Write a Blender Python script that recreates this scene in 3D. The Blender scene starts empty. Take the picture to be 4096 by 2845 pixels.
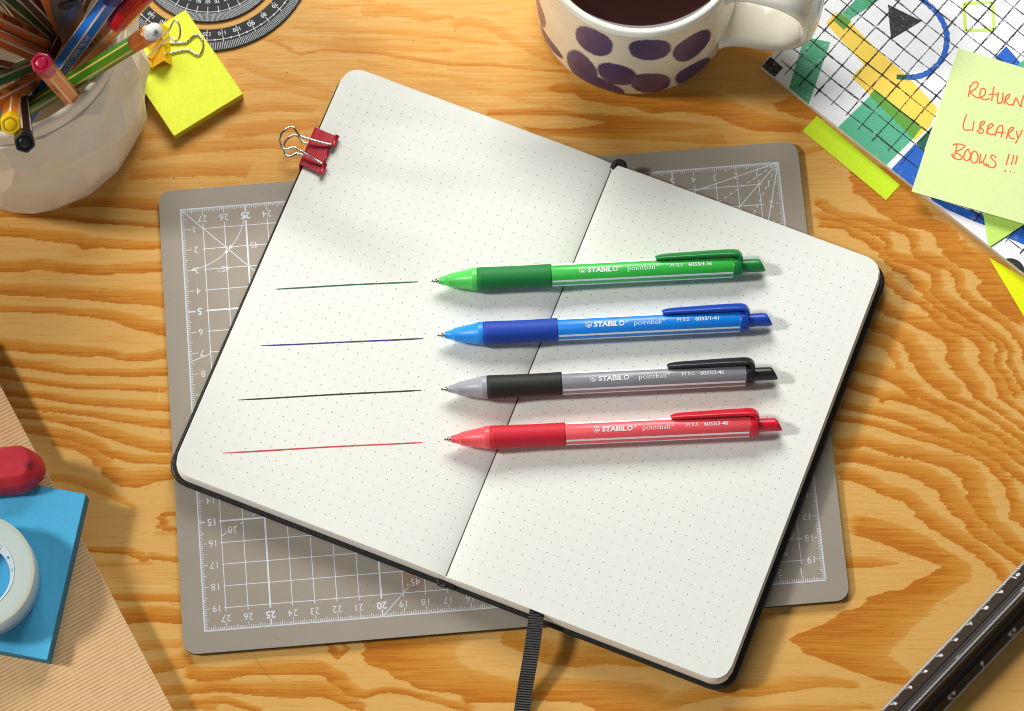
import bpy, math, random
import numpy as np
from mathutils import Matrix, Vector
PI = math.pi
S = 0.01                       # everything below is measured in centimetres; S turns it into metres
SC = bpy.context.scene
COL = SC.collection
random.seed(4); RNG = np.random.default_rng(4)

# ------------------------------------------------------------------ camera, world, lamp, exposure
CAMP = np.array([0.0, -39.666, 137.9207]); TILT = 0.2800419; FPX = 12455.738
cd = bpy.data.cameras.new('camera'); cam = bpy.data.objects.new('camera', cd); COL.objects.link(cam)
cam.location = CAMP * S; cam.rotation_euler = (TILT, 0, 0)
cd.sensor_fit = 'HORIZONTAL'; cd.sensor_width = 36.0; cd.lens = 36.0 * FPX / 4096.0
cd.clip_start = 0.05; cd.clip_end = 30.0
cd.dof.use_dof = True; cd.dof.focus_distance = 1.412; cd.dof.aperture_fstop = 15.0
SC.camera = cam
w = bpy.data.worlds.new('World'); SC.world = w; w.use_nodes = True
wn = w.node_tree.nodes; wl = w.node_tree.links
bg = wn['Background']; bg.inputs['Strength'].default_value = 0.15
tc = wn.new('ShaderNodeTexCoord'); sx = wn.new('ShaderNodeSeparateXYZ'); rp = wn.new('ShaderNodeValToRGB')
mr = wn.new('ShaderNodeMapRange'); mr.inputs[1].default_value = -1; mr.inputs[2].default_value = 1
wl.new(tc.outputs['Generated'], sx.inputs[0]); wl.new(sx.outputs['Y'], mr.inputs[0]); wl.new(mr.outputs[0], rp.inputs[0])
e_ = rp.color_ramp.elements; e_[0].color = (4.4, 4.5, 4.6, 1); e_[1].color = (.50, .51, .52, 1)
for p_, c_ in ((.22, .85), (.5, .6)): q_ = e_.new(p_); q_.color = (c_, c_, c_, 1)
wl.new(rp.outputs[0], bg.inputs['Color'])
ld = bpy.data.lights.new('key_lamp', 'AREA'); ld.shape = 'DISK'; ld.size = 0.54; ld.energy = 112; ld.color = (1.0, .975, .93)
lamp = bpy.data.objects.new('key_lamp', ld); COL.objects.link(lamp)
lp = Vector((-3.0, 0.21, 2.62)); lamp.location = lp
lamp.rotation_euler = (Vector((0, 0, 0)) - lp).to_track_quat('-Z', 'Y').to_euler()
# broad soft box above the far side of the table
sd_ = bpy.data.lights.new('soft_box', 'AREA'); sd_.shape = 'RECTANGLE'; sd_.size = .62; sd_.size_y = .34; sd_.energy = 11.8; sd_.color = (1.0, .99, .96)
sbx = bpy.data.objects.new('soft_box', sd_); COL.objects.link(sbx); sp_ = Vector((-.08, .78, .62)); sbx.location = sp_
sbx.rotation_euler = (Vector((0, .06, 0)) - sp_).to_track_quat('-Z', 'Y').to_euler()
SC.view_settings.view_transform = 'Standard'; SC.view_settings.look = 'None'
SC.view_settings.exposure = -0.13; SC.view_settings.gamma = 1.0
SC.cycles.filter_width = 1.0; SC.cycles.use_denoising = True; SC.cycles.max_bounces = 8; SC.cycles.transparent_max_bounces = 12

def at(u, v, z=0.0):
    """real point (cm) seen at photo pixel (u, v) when it lies at height z above the table"""
    x = (u - 2048) / FPX; y = -(v - 1422.5) / FPX
    d = np.array([x, y * math.cos(TILT) + math.sin(TILT), y * math.sin(TILT) - math.cos(TILT)])
    return CAMP + d * ((z - CAMP[2]) / d[2])
def ats(pts, o=(0, 0), k=1.0, z=0.0):
    return [at(o[0] + p[0] * k, o[1] + p[1] * k, z) for p in pts]

# ------------------------------------------------------------------ materials
def lin(c):
    c = [x / 255.0 for x in c]
    return tuple(x / 12.92 if x <= .04045 else ((x + .055) / 1.055) ** 2.4 for x in c) + (1.0,)
class NT:
    def __init__(s, name):
        s.m = bpy.data.materials.new(name); s.m.use_nodes = True; s.t = s.m.node_tree
        s.b = s.t.nodes['Principled BSDF']; s.out = s.t.nodes['Material Output']
    def n(s, typ, **kw):
        nd = s.t.nodes.new('ShaderNode' + typ)
        for k, v in kw.items(): setattr(nd, k, v)
        return nd
    def l(s, a, b): s.t.links.new(a, b)
    def math(s, op, a, b=None, c=None, clamp=False):
        nd = s.n('Math', operation=op, use_clamp=clamp)
        for i, v in enumerate((a, b, c)):
            if v is None: continue
            if isinstance(v, (int, float)): nd.inputs[i].default_value = v
            else: s.l(v, nd.inputs[i])
        return nd.outputs[0]
    def noise(s, vec, scale, detail=3, rough=.5):
        nd = s.n('TexNoise'); nd.inputs['Scale'].default_value = scale; nd.inputs['Detail'].default_value = detail
        nd.inputs['Roughness'].default_value = rough
        if vec is not None: s.l(vec, nd.inputs['Vector'])
        return nd.outputs['Fac']
    def coord(s, out='Object', scale=(1, 1, 1), rot=(0, 0, 0)):
        tc = s.n('TexCoord'); mp = s.n('Mapping'); mp.inputs['Scale'].default_value = scale; mp.inputs['Rotation'].default_value = rot
        s.l(tc.outputs[out], mp.inputs[0]); return mp.outputs[0]
    def ramp(s, fac, stops):
        nd = s.n('ValToRGB'); e = nd.color_ramp.elements
        while len(e) < len(stops): e.new(.5)
        for i, (p, c) in enumerate(stops): e[i].position = p; e[i].color = c
        s.l(fac, nd.inputs[0]); return nd.outputs[0]
    def mix(s, fac, a, b, blend='MIX'):
        nd = s.n('Mix', data_type='RGBA', blend_type=blend)
        for i, v in ((0, fac), (6, a), (7, b)):
            if isinstance(v, (int, float, tuple)): nd.inputs[i].default_value = v
            else: s.l(v, nd.inputs[i])
        return nd.outputs[2]
    def bump(s, h, strength=.2, dist=.001):
        nd = s.n('Bump'); nd.inputs['Strength'].default_value = strength; nd.inputs['Distance'].default_value = dist
        s.l(h, nd.inputs['Height']); s.l(nd.outputs[0], s.b.inputs['Normal'])
    def set(s, **kw):
        for k, v in kw.items():
            s.b.inputs[k.replace('_', ' ')].default_value = v
def simple(name, c, rough=.5, var=.06, nscale=120, bump=.0, bdist=.0003, metal=0, spec=.5, sss=0, coat=0):
    """plain coloured surface with a little unevenness of tone and a fine grain"""
    t = NT(name); col = lin(c) if max(c) > 1.001 else tuple(c) + (1,)
    v = t.coord(); f = t.noise(v, nscale, 4, .6)
    lo = tuple(x * (1 - var) for x in col[:3]) + (1,); hi = tuple(min(1, x * (1 + var)) for x in col[:3]) + (1,)
    t.l(t.ramp(f, [(.3, lo), (.7, hi)]), t.b.inputs['Base Color'])
    t.set(Roughness=rough, Metallic=metal); t.b.inputs['Specular IOR Level'].default_value = spec
    if sss:
        t.b.inputs['Subsurface Weight'].default_value = sss; t.b.inputs['Subsurface Radius'].default_value = (.004, .003, .002)
    if coat: t.b.inputs['Coat Weight'].default_value = coat; t.b.inputs['Coat Roughness'].default_value = .08
    if bump:
        t.bump(t.noise(v, nscale * 14, 3, .6), bump, bdist)
    return t.m
def chalk(name, c, amount=.5, scale=2600):
    """dry printed colour that lets specks of the paper through"""
    t = NT(name); v = t.coord()
    f = t.noise(v, scale, 2, .6); g = t.noise(v, scale * .12, 2, .5)
    h = t.math('ADD', f, t.math('MULTIPLY', t.math('SUBTRACT', g, .5), .45))
    fac = t.math('MULTIPLY_ADD', t.math('SUBTRACT', h, amount), 14.0, .5, clamp=True)
    tr = t.n('BsdfTransparent'); mx = t.n('MixShader')
    t.b.inputs['Base Color'].default_value = lin(c); t.set(Roughness=.7)
    t.l(fac, mx.inputs[0]); t.l(tr.outputs[0], mx.inputs[1]); t.l(t.b.outputs[0], mx.inputs[2])
    t.l(mx.outputs[0], t.out.inputs[0]); return t.m

# ------------------------------------------------------------------ meshes
class MB:
    """collects geometry in cm; build() links it as ONE mesh object"""
    def __init__(s): s.v = []; s.f = []; s.m = []; s.sm = []; s.M = Matrix.Identity(4)
    def add(s, vs, fs, m=0, smooth=False):
        b = len(s.v); s.v += [tuple(s.M @ Vector(p)) for p in vs]
        for f in fs: s.f.append(tuple(i + b for i in f)); s.m.append(m); s.sm.append(smooth)
    def prism(s, poly, z0, z1, m=0, bev=0.0, seg=2, smooth=False):
        """upright slab with an outline; bev rounds the upper and lower edges"""
        n = len(poly); P = [Vector((p[0], p[1])) for p in poly]
        area = sum(P[i].x * P[(i + 1) % n].y - P[(i + 1) % n].x * P[i].y for i in range(n))
        if area < 0: P.reverse()
        nr = []
        for i in range(n):
            a = (P[i] - P[i - 1]); b = (P[(i + 1) % n] - P[i])
            a = a.normalized() if a.length > 1e-9 else b.normalized(); b = b.normalized() if b.length > 1e-9 else a
            na = Vector((a.y, -a.x)); nb = Vector((b.y, -b.x)); q = na + nb
            q = q.normalized() if q.length > 1e-6 else na
            nr.append(q / max(.35, q.dot(na)))
        rings = []
        if bev:
            for k in range(seg + 1):
                t = k / seg * PI / 2; rings.append((bev * (1 - math.sin(t)), z0 + bev * (1 - math.cos(t))))
            for k in range(seg + 1):
                t = k / seg * PI / 2; rings.append((bev * (1 - math.cos(t)), z1 - bev * (1 - math.sin(t))))
        else: rings = [(0, z0), (0, z1)]
        vs = [(P[i].x - nr[i].x * d, P[i].y - nr[i].y * d, z) for d, z in rings for i in range(n)]
        fs = []; k = len(rings)
        for r in range(k - 1):
            for i in range(n):
                j = (i + 1) % n; fs.append((r * n + i, r * n + j, (r + 1) * n + j, (r + 1) * n + i))
        s.add(vs, fs, m, smooth or bool(bev)); base = len(s.v) - len(vs)
        s.f.append(tuple(base + i for i in reversed(range(n)))); s.m.append(m); s.sm.append(False)
        s.f.append(tuple(base + (k - 1) * n + i for i in range(n))); s.m.append(m); s.sm.append(False)
    def box(s, x0, x1, y0, y1, z0, z1, m=0, bev=0.0): s.prism([(x0, y0), (x1, y0), (x1, y1), (x0, y1)], z0, z1, m, bev)
    def flat(s, poly, z=0.0, m=0): s.add([(p[0], p[1], z) for p in poly], [tuple(range(len(poly)))], m)
    def lathe(s, prof, n=48, m=0, smooth=True, caps=(True, True)):
        vs = [(r * math.cos(2 * PI * i / n), r * math.sin(2 * PI * i / n), z) for r, z in prof for i in range(n)]
        fs = [(k * n + i, k * n + (i + 1) % n, (k + 1) * n + (i + 1) % n, (k + 1) * n + i) for k in range(len(prof) - 1) for i in range(n)]
        s.add(vs, fs, m, smooth); base = len(s.v) - len(vs)
        if caps[0]: s.f.append(tuple(base + i for i in reversed(range(n)))); s.m.append(m); s.sm.append(False)
        if caps[1]: s.f.append(tuple(base + (len(prof) - 1) * n + i for i in range(n))); s.m.append(m); s.sm.append(False)
    def tube(s, path, r, n=10, m=0, closed=False, caps=True):
        P = [Vector(p) for p in path]; k = len(P); vs = []; up = None
        for i in range(k):
            if closed: t = P[(i + 1) % k] - P[i - 1]
            else: t = P[min(i + 1, k - 1)] - P[max(i - 1, 0)]
            t.normalize()
            if up is None:
                up = Vector((0, 0, 1)) if abs(t.z) < .9 else Vector((1, 0, 0))
            a = (up - t * up.dot(t)).normalized(); b = t.cross(a); up = a
            rr = r[i] if isinstance(r, (list, tuple)) else r
            vs += [tuple(P[i] + (a * math.cos(2 * PI * j / n) + b * math.sin(2 * PI * j / n)) * rr) for j in range(n)]
        fs = [(i * n + j, ((i + 1) % k) * n + j, ((i + 1) % k) * n + (j + 1) % n, i * n + (j + 1) % n) for i in range(k if closed else k - 1) for j in range(n)]
        fs = [tuple(reversed(f)) for f in fs]
        s.add(vs, fs, m, True); base = len(s.v) - len(vs)
        if caps and not closed:
            s.f.append(tuple(base + j for j in range(n))); s.m.append(m); s.sm.append(False)
            s.f.append(tuple(base + (k - 1) * n + j for j in reversed(range(n)))); s.m.append(m); s.sm.append(False)
    def line(s, pts, wd, z=0.0, m=0):
        """flat printed stroke"""
        P = [Vector((p[0], p[1])) for p in pts]; k = len(P); vs = []
        for i in range(k):
            t = P[min(i + 1, k - 1)] - P[max(i - 1, 0)]; t = t.normalized() if t.length > 1e-9 else Vector((1, 0))
            nn = Vector((-t.y, t.x)); ww = (wd[i] if isinstance(wd, (list, tuple)) else wd) / 2
            zz = z(P[i]) if callable(z) else z
            vs += [(P[i].x + nn.x * ww, P[i].y + nn.y * ww, zz), (P[i].x - nn.x * ww, P[i].y - nn.y * ww, zz)]
        s.add(vs, [(2 * i, 2 * i + 1, 2 * i + 3, 2 * i + 2) for i in range(k - 1)], m)
    def text(s, string, x, y, h, rot=0.0, bold=0.0, z=0.0, m=0, align=.5, sxx=1.0, fn=None, shear=0.0, fit=None):
        vs, fs, wd = glyphs(string, bold, shear)
        sc = h / .72; sxx = fit / (wd * sc) if fit else sxx; c, sn = math.cos(rot), math.sin(rot); out = []
        for px, py in vs:
            a = (px - wd * align) * sc * sxx; b = py * sc - h / 2
            X = x + a * c - b * sn; Y = y + a * sn + b * c
            out.append(fn(X, Y) if fn else (X, Y, z))
        s.add(out, fs, m)
    def build(s, name, mats, parent=None, attr=None):
        me = bpy.data.meshes.new(name)
        me.from_pydata([(p[0] * S, p[1] * S, p[2] * S) for p in s.v], [], s.f)
        if not isinstance(mats, (list, tuple)): mats = [mats]
        for q in mats: me.materials.append(q)
        me.polygons.foreach_set('material_index', s.m); me.polygons.foreach_set('use_smooth', s.sm); me.update()
        if attr:
            for k, vals in attr.items():
                a = me.attributes.new(k, 'FLOAT', 'POINT'); a.data.foreach_set('value', np.asarray(vals, dtype=np.float32))
        o = bpy.data.objects.new(name, me); COL.objects.link(o)
        if parent is not None: o.parent = parent
        return o
_G = {}
def glyphs(string, bold=0.0, shear=0.0):
    key = (string, bold, shear)
    if key not in _G:
        cu = bpy.data.curves.new('lettering', 'FONT'); cu.body = string; cu.size = 1.0; cu.offset = bold; cu.resolution_u = 3; cu.shear = shear
        ob = bpy.data.objects.new('lettering', cu); COL.objects.link(ob)
        dg = bpy.context.evaluated_depsgraph_get(); dg.update(); me = ob.evaluated_get(dg).to_mesh()
        vs = [(v.co.x, v.co.y) for v in me.vertices]; fs = [tuple(p.vertices) for p in me.polygons]
        ob.evaluated_get(dg).to_mesh_clear()
        bpy.data.objects.remove(ob); bpy.data.curves.remove(cu)
        wd = max([v[0] for v in vs], default=0); _G[key] = (vs, fs, wd)
    return _G[key]
def tag(o, label, cat, group=None, kind=None):
    if label: o['label'] = label
    if cat: o['category'] = cat
    if group: o['group'] = group
    if kind: o['kind'] = kind
    return o
def thing(name, label, cat, loc=(0, 0, 0), rotz=0.0, group=None, mat=None):
    o = bpy.data.objects.new(name, None); COL.objects.link(o); o.empty_display_size = .01
    if mat is not None: o.matrix_world = mat
    else: o.location = (loc[0] * S, loc[1] * S, loc[2] * S); o.rotation_euler = (0, 0, rotz)
    o['_i'] = 0; del o['_i']
    return tag(o, label, cat, group)
def local(p, loc, rotz):
    """world point (cm) in the frame of a thing at loc turned by rotz"""
    x, y = p[0] - loc[0], p[1] - loc[1]; c, s = math.cos(-rotz), math.sin(-rotz)
    return (x * c - y * s, x * s + y * c, (p[2] if len(p) > 2 else 0) - loc[2])
def smoothpath(pts, sub=6, closed=False):
    P = [np.array(p, float) for p in pts]; n = len(P); out = []
    for i in range(n if closed else n - 1):
        if closed: a, b, c, d = P[i - 1], P[i], P[(i + 1) % n], P[(i + 2) % n]
        else: a, b, c, d = P[max(i - 1, 0)], P[i], P[i + 1], P[min(i + 2, n - 1)]
        for k in range(sub):
            t = k / sub
            out.append(.5 * (2 * b + (c - a) * t + (2 * a - 5 * b + 4 * c - d) * t * t + (3 * b - a - 3 * c + d) * t ** 3))
    if not closed: out.append(P[-1])
    return [tuple(p) for p in out]
def rrect(x0, x1, y0, y1, r, n=8):
    rs = r if isinstance(r, (list, tuple)) else [r] * 4; out = []
    for (cx, cy, a), q in zip(((x1, y1, 0), (x0, y1, 90), (x0, y0, 180), (x1, y0, 270)), rs):
        sx = -1 if cx == x1 else 1; sy = -1 if cy == y1 else 1
        for k in range(n + 1):
            t = math.radians(a + 90 * k / n); out.append((cx + sx * q + q * math.cos(t), cy + sy * q + q * math.sin(t)))
            if q == 0: break
    return out
# ------------------------------------------------------------------ table top: plywood with its growth-ring figure
# each traced band of darker tone, mostly latewood: (origin and scale of the sheet it was measured on) sharp edge, then soft edge or width
WOOD = []
def band(o, k, sharp, soft=None, w=None, side=1, g=1.0, pw=.42): WOOD.append((o, k, sharp, soft, w, side, g, pw))
A, K = (3150, 640), .6014
band(A, K, [(405,60),(430,150),(450,220),(520,260),(570,310),(650,370),(760,430),(900,460),(980,490),(1000,570),(1050,640),(1130,700),(1230,740),(1280,800),(1270,860),(1320,930),(1440,1030),(1590,1115)],
     [(800,0),(800,120),(830,190),(860,240),(900,300),(960,350),(1010,400),(1080,440),(1140,500),(1150,550),(1200,610),(1270,640),(1340,680),(1400,740),(1430,800),(1470,900),(1530,970),(1620,1050)], pw=.12)
band(A, K, [(1140,540),(1180,610),(1280,670),(1390,740),(1440,830),(1460,920),(1520,980),(1600,1040)], w=(50, 110), g=1.0, pw=.4)
band(A, K, [(165,270),(240,330),(370,390),(500,410),(600,440),(700,470),(780,500),(820,540),(815,600),(840,650),(940,690),(1060,730),(1110,790),(1120,860),(1180,940),(1260,1000),(1380,1060),(1480,1140),(1530,1200),(1560,1300),(1590,1380)], w=(50, 55, 80, 60, 50))
band(A, K, [(165,390),(260,395),(380,420),(480,460),(560,490),(620,510),(650,550),(650,610),(700,670),(790,700),(880,725),(940,760),(940,830),(980,910),(1060,970),(1150,1030),(1250,1090),(1340,1150),(1430,1200),(1455,1260),(1460,1340),(1500,1420),(1550,1500),(1590,1580)], w=(50, 60, 90, 40, 45))
band(A, K, [(185,440),(300,450),(380,460),(420,500),(500,540),(570,600),(640,670),(700,740),(780,765),(800,800),(880,870),(960,960),(1060,1040),(1180,1110),(1280,1150),(1370,1210),(1405,1250),(1375,1310),(1400,1390),(1450,1470),(1520,1600)], w=(40, 80, 60, 40, 55))
band(A, K, [(600,780),(700,870),(760,920),(860,960),(960,1050),(1040,1120),(1140,1160),(1230,1200),(1280,1260),(1280,1350),(1330,1420),(1400,1540),(1430,1600)], w=(70, 60, 60, 90, 70))
band(A, K, [(560,960),(660,1030),(730,1060),(800,1080),(900,1130),(1000,1180),(1055,1220),(1060,1300),(1090,1390),(1180,1500),(1240,1600)], w=(80, 70, 110, 120, 100))
band(A, K, [(520,1110),(620,1150),(700,1180),(770,1230),(800,1310),(850,1390),(930,1480),(1050,1560),(1090,1600)], w=(70, 110, 130, 100))
band(A, K, [(430,1200),(540,1220),(660,1260),(700,1330),(720,1400)], w=(60, 90, 30), g=.8)
band(A, K, [(400,1390),(530,1420),(650,1460),(760,1520),(850,1600)], w=(80, 90, 110))
band(A, K, [(350,1500),(480,1540),(600,1590),(640,1620)], w=(60, 70))
A = (3150, 1600)
band(A, K, [(330,45),(480,80),(600,100),(720,130),(870,190),(1000,240),(1150,290),(1290,350),(1390,410),(1480,490),(1590,570)], w=(45, 60, 75, 60))
band(A, K, [(600,0),(700,0),(850,40),(1000,100),(1130,180),(1280,260),(1380,310),(1470,370),(1590,460)], w=(60, 60, 55))
band(A, K, [(870,-20),(1000,40),(1150,110),(1290,190),(1400,250),(1500,320),(1590,370)], w=(50, 50))
band(A, K, [(1060,-20),(1200,50),(1320,110),(1440,190),(1590,300)], w=(45, 45))
band(A, K, [(1240,-20),(1400,80),(1590,210)], w=(40, 40))
band(A, K, [(1400,-20),(1590,110)], w=(38, 38))
band(A, K, [(280,135),(470,155),(600,180),(680,210),(800,245),(950,290),(1100,330),(1240,380),(1330,440),(1380,500),(1440,560),(1460,640),(1480,700),(1480,770),(1590,870)], w=(40, 45, 70, 60, 130))
band(A, K, [(300,320),(430,320),(500,305),(590,330),(700,365),(830,380),(960,420),(1080,460),(1150,510),(1190,590),(1220,700),(1280,780),(1360,870),(1450,950),(1590,1040)], w=(70, 75, 80, 150, 100, 70))
band(A, K, [(310,420),(430,410),(540,430),(660,465),(800,495),(900,540),(1000,620),(1060,720),(1150,800),(1240,900),(1340,970),(1440,1040),(1560,1120)], w=(85, 80, 110, 150, 90, 60))
band(A, K, [(320,525),(430,535),(520,570),(630,630),(760,670),(820,720),(870,790),(980,870),(1060,920),(1160,970),(1240,1030),(1320,1090),(1390,1150),(1430,1230)], w=(90, 80, 110, 90, 70))
V1 = [(400,885),(540,920),(640,950),(740,1000),(870,1040),(960,1075),(1025,1105),(940,1160),(840,1210),(770,1265),(650,1275),(560,1310),(490,1380),(380,1410),(320,1450),(240,1490),(120,1545),(0,1590),(40,1620),(140,1690),(270,1735),(430,1800),(620,1860),(800,1900)]
V2 = [(400,750),(600,790),(760,840),(900,890),(1020,970),(1130,1040),(1230,1110),(1240,1170),(1160,1225),(1080,1300),(980,1360),(930,1420),(860,1480),(800,1540),(740,1600),(700,1650),(690,1690),(700,1720),(720,1740),(740,1760),(780,1790),(820,1820),(860,1850),(900,1880)]
band(A, K, V1, V2, pw=.25)
band(A, K, [(380,1110),(560,1110),(740,1090)], w=(70, 70, 8), g=.8, pw=.5)
A, K = (900, 0), .6092
band(A, K, [(240,260),(340,280),(430,335),(500,358),(560,348),(640,332),(800,337),(1000,352),(1250,397),(1500,432),(1750,432),(2050,462),(2300,482)], w=(14, 26, 18), g=.75)
band(A, K, [(0,235),(200,245),(420,270),(700,300),(900,320),(1200,330),(1500,345)], w=(30, 35), g=.4)
band(A, K, [(900,100),(1000,105),(1090,100),(1200,115),(1330,138),(1500,110)], w=(80, 90, 60, 5), g=.55, pw=.3)
band(A, K, [(930,60),(1100,85),(1240,95)], w=(50, 60, 5), g=.3)
band(A, K, [(1500,190),(1600,160),(1720,190),(1850,262),(1960,332),(2100,402),(2250,440)], w=(70, 60, 50), side=1, g=.42, pw=.4)
band(A, K, [(480,40),(700,60),(1000,20)], w=(40, 30), g=.35)
band(A, K, [(420,180),(600,200),(900,215),(1200,230),(1500,260),(1800,300)], w=(20, 40, 25), g=.4)
band(A, K, [(700,260),(900,270),(1150,262),(1400,290)], w=(20, 30), g=.35)
band(A, K, [(0,440),(110,440),(200,480),(300,520),(450,545),(700,600)], w=(60, 70, 30), g=.4)  # this and the next: broad faint darkening at the upper left
band(A, K, [(60,620),(200,575),(400,600),(690,660)], w=(50, 55), g=.4)
band(A, K, [(0,760),(150,740),(330,720),(600,745)], w=(70, 60), g=.5)
band(A, K, [(0,900),(250,880),(450,860),(620,830)], w=(80, 100, 60), g=.6)
band(A, K, [(0,990),(250,970),(520,985)], w=(50, 60), g=.7)
band(A, K, [(850,400),(1150,470),(1500,520),(1800,540),(2200,545)], w=(20, 30), g=.22)
band(A, K, [(1650,620),(1900,620),(2100,600),(2300,615)], w=(30, 40), g=.35)
band(A, K, [(1500,560),(1750,600),(2000,680),(2300,700)], w=(30, 40), g=.3)
A, K = (2000, 320), .5657
band(A, K, [(330,60),(420,90),(520,95),(600,140),(720,160),(800,180),(940,185),(1010,220),(1100,235),(1220,225),(1400,235),(1530,255),(1620,300),(1700,335),(1820,360),(2000,365),(2140,375)],
     [(350,20),(450,20),(560,30),(640,20),(740,20),(840,20),(960,40),(1040,60),(1120,70),(1240,60),(1420,70),(1560,100),(1680,160),(1760,200),(1880,250),(2050,290),(2180,330)], pw=.3)
band(A, K, [(-100,250),(0,245),(200,250),(330,245),(480,250),(620,275),(790,300),(640,330),(500,345),(300,350),(150,330)],
     [(-100,205),(0,205),(200,195),(350,190),(560,235),(1000,255),(1530,325),(1000,400),(700,420),(420,395),(200,395)], pw=.4)
band(A, K, [(700,420),(1000,415),(1300,440),(1600,450)], w=(40, 60), g=.5)
band(A, K, [(1960,170),(1970,215),(2050,240),(2130,270),(2260,285)], [(2080,110),(2110,130),(2180,160),(2240,190),(2300,220)], pw=.2)
band(A, K, [(2120,530),(2200,510),(2300,490)], w=(30, 40), g=.6)
A, K = (600, 2380), .6527
band(A, K, [(1075,300),(1110,365),(1160,392),(1200,350),(1200,300)], [(1110,300),(1130,330),(1160,350),(1180,330),(1170,300)], pw=.15)
band(A, K, [(1310,260),(1320,420),(1470,470),(1500,510),(1580,530),(1640,570),(1750,590),(1880,600),(2000,630),(2150,660),(2300,645)],
     [(1950,240),(1890,330),(1880,370),(1900,400),(1930,430),(1970,450),(2030,470),(2110,490),(2180,510),(2260,530),(2330,540)], pw=.3)
band(A, K, [(195,505),(320,520),(480,515),(600,490),(760,485),(950,485),(1040,485),(1090,510),(1130,550),(1180,590),(1240,625),(1310,630),(1390,605),(1470,595),(1560,610),(1700,650),(1850,690),(2000,720)],
     [(200,400),(320,440),(480,440),(600,420),(760,400),(950,390),(1060,400),(1120,440),(1180,480),(1230,530),(1290,575),(1350,580),(1430,560),(1490,560),(1590,580),(1730,615),(1880,650),(2030,690)], pw=.4)
band(A, K, [(230,610),(400,590),(520,600),(700,620),(880,630),(1050,620),(1130,650),(1220,690),(1320,720)], w=(45, 75, 100, 60))
band(A, K, [(250,670),(440,660),(560,690),(680,725)], w=(30, 40, 25))
A, K = (2000, 2300), .7398
band(A, K, [(-200,690),(0,690),(130,675),(330,680),(450,690),(540,740)], [(-200,560),(0,570),(200,560),(500,560),(900,600),(1000,740)], pw=.35)
band(A, K, [(0,370),(100,400),(250,480),(420,500),(560,480),(700,492),(850,500)], w=(100, 140, 100, 30), g=.75, pw=.5)
band(A, K, [(800,740),(1000,700),(1220,650),(1330,660),(1500,640),(1750,600),(1950,610)], w=(60, 90, 80, 30), g=.75, pw=.5)
band(A, K, [(1200,745),(1500,742),(1750,735),(2020,720)], w=(30, 40, 20), g=.6)
band(A, K, [(1330,300),(1400,250),(1500,230)], w=(30, 30), g=.5)
A, K = (0, 780), .4511
band(A, K, [(-80,188),(0,190),(200,200),(450,205),(620,215),(720,240),(860,250),(1000,260),(1180,270),(1430,287)], w=(50, 55, 45, 40))
band(A, K, [(-80,355),(0,360),(240,380),(330,400),(500,415),(680,435),(760,485),(880,465),(1050,475),(1200,480),(1450,475)], w=(75, 90, 120, 80, 70))
band(A, K, [(-80,680),(0,680),(150,685),(250,670),(340,660),(480,675),(600,690),(850,710),(960,710),(1050,690),(1200,690),(1460,680)], w=(105, 100, 90, 85, 100))
band(A, K, [(-80,885),(0,885),(200,890),(400,905),(600,915),(850,935),(1050,960),(1250,970),(1380,985),(1480,1010)], w=(95, 110, 120, 150))
band(A, K, [(-80,1035),(0,1035),(250,1040),(480,1050),(640,1065),(820,1080),(980,1110),(1100,1150),(1250,1200),(1380,1225),(1500,1262)], w=(65, 62, 70, 110, 120))
band(A, K, [(-80,1370),(0,1375),(200,1385),(280,1405),(500,1410),(750,1435),(880,1425),(980,1435),(1060,1465),(1300,1470),(1500,1445)], w=(110, 100, 90, 60, 95))
band(A, K, [(600,110),(760,105),(900,100),(1100,110),(1260,125),(1420,128)], w=(40, 80, 110, 100), pw=.4)
A, K = (0, 900), .6267
band(A, K, [(-60,890),(250,925),(450,955),(700,960),(850,970),(1090,955)], w=(60, 45, 55))
band(A, K, [(-80,960),(60,985),(300,1020),(500,1050),(760,1050),(1090,1070)], w=(25, 40, 35))
band(A, K, [(-80,1085),(60,1095),(260,1105),(450,1140),(760,1165),(1100,1190)], w=(45, 50, 60))
band(A, K, [(-80,1140),(100,1165),(400,1200),(600,1225),(900,1280),(1100,1300)], w=(40, 35, 60))
band(A, K, [(-80,1215),(150,1235),(300,1245),(500,1290),(620,1340),(800,1400),(1000,1450),(1110,1450)], w=(30, 40, 75, 75))
band(A, K, [(-80,1290),(200,1330),(450,1370),(600,1420),(700,1480),(860,1520),(1110,1525)], w=(40, 60, 50, 55))
A, K = (300, 1700), .7176
band(A, K, [(-150,110),(0,135),(90,190),(160,285),(240,340),(330,350),(420,320),(560,298)], w=(60, 80, 95, 65))
band(A, K, [(-150,300),(0,330),(200,400),(330,470)], w=(40, 60, 20), g=.6)
band(A, K, [(580,595),(455,575),(470,540),(455,520),(480,490),(580,485)], [(580,575),(510,560),(520,540),(510,520),(520,505),(580,505)], pw=.15)
band(A, K, [(60,705),(300,720),(380,760),(420,745),(590,765)], w=(30, 40, 25))
band(A, K, [(430,608),(520,612),(600,606)], w=(14, 16), g=.6)
band(A, K, [(80,790),(330,782),(430,778)], w=(14, 14), g=.6)
band(A, K, [(150,975),(400,980),(600,985)], w=(35, 45), g=.8)
band(A, K, [(200,1120),(420,1095),(600,1110)], w=(90, 80), pw=.4)
band(A, K, [(250,1260),(450,1250),(600,1240)], w=(50, 50), g=.6)
band(A, K, [(330,1400),(520,1370),(660,1330)], w=(70, 70), g=.8)
band(A, K, [(400,1520),(560,1500),(800,1490)], w=(50, 60), g=.7)
band(A, K, [(420,1600),(640,1580),(800,1590)], w=(40, 50), g=.7)
A, K = (0, 0), 1.0
band(A, K, [(560,640),(700,620),(900,600),(1020,592)], w=(40, 50), g=.55)
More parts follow.
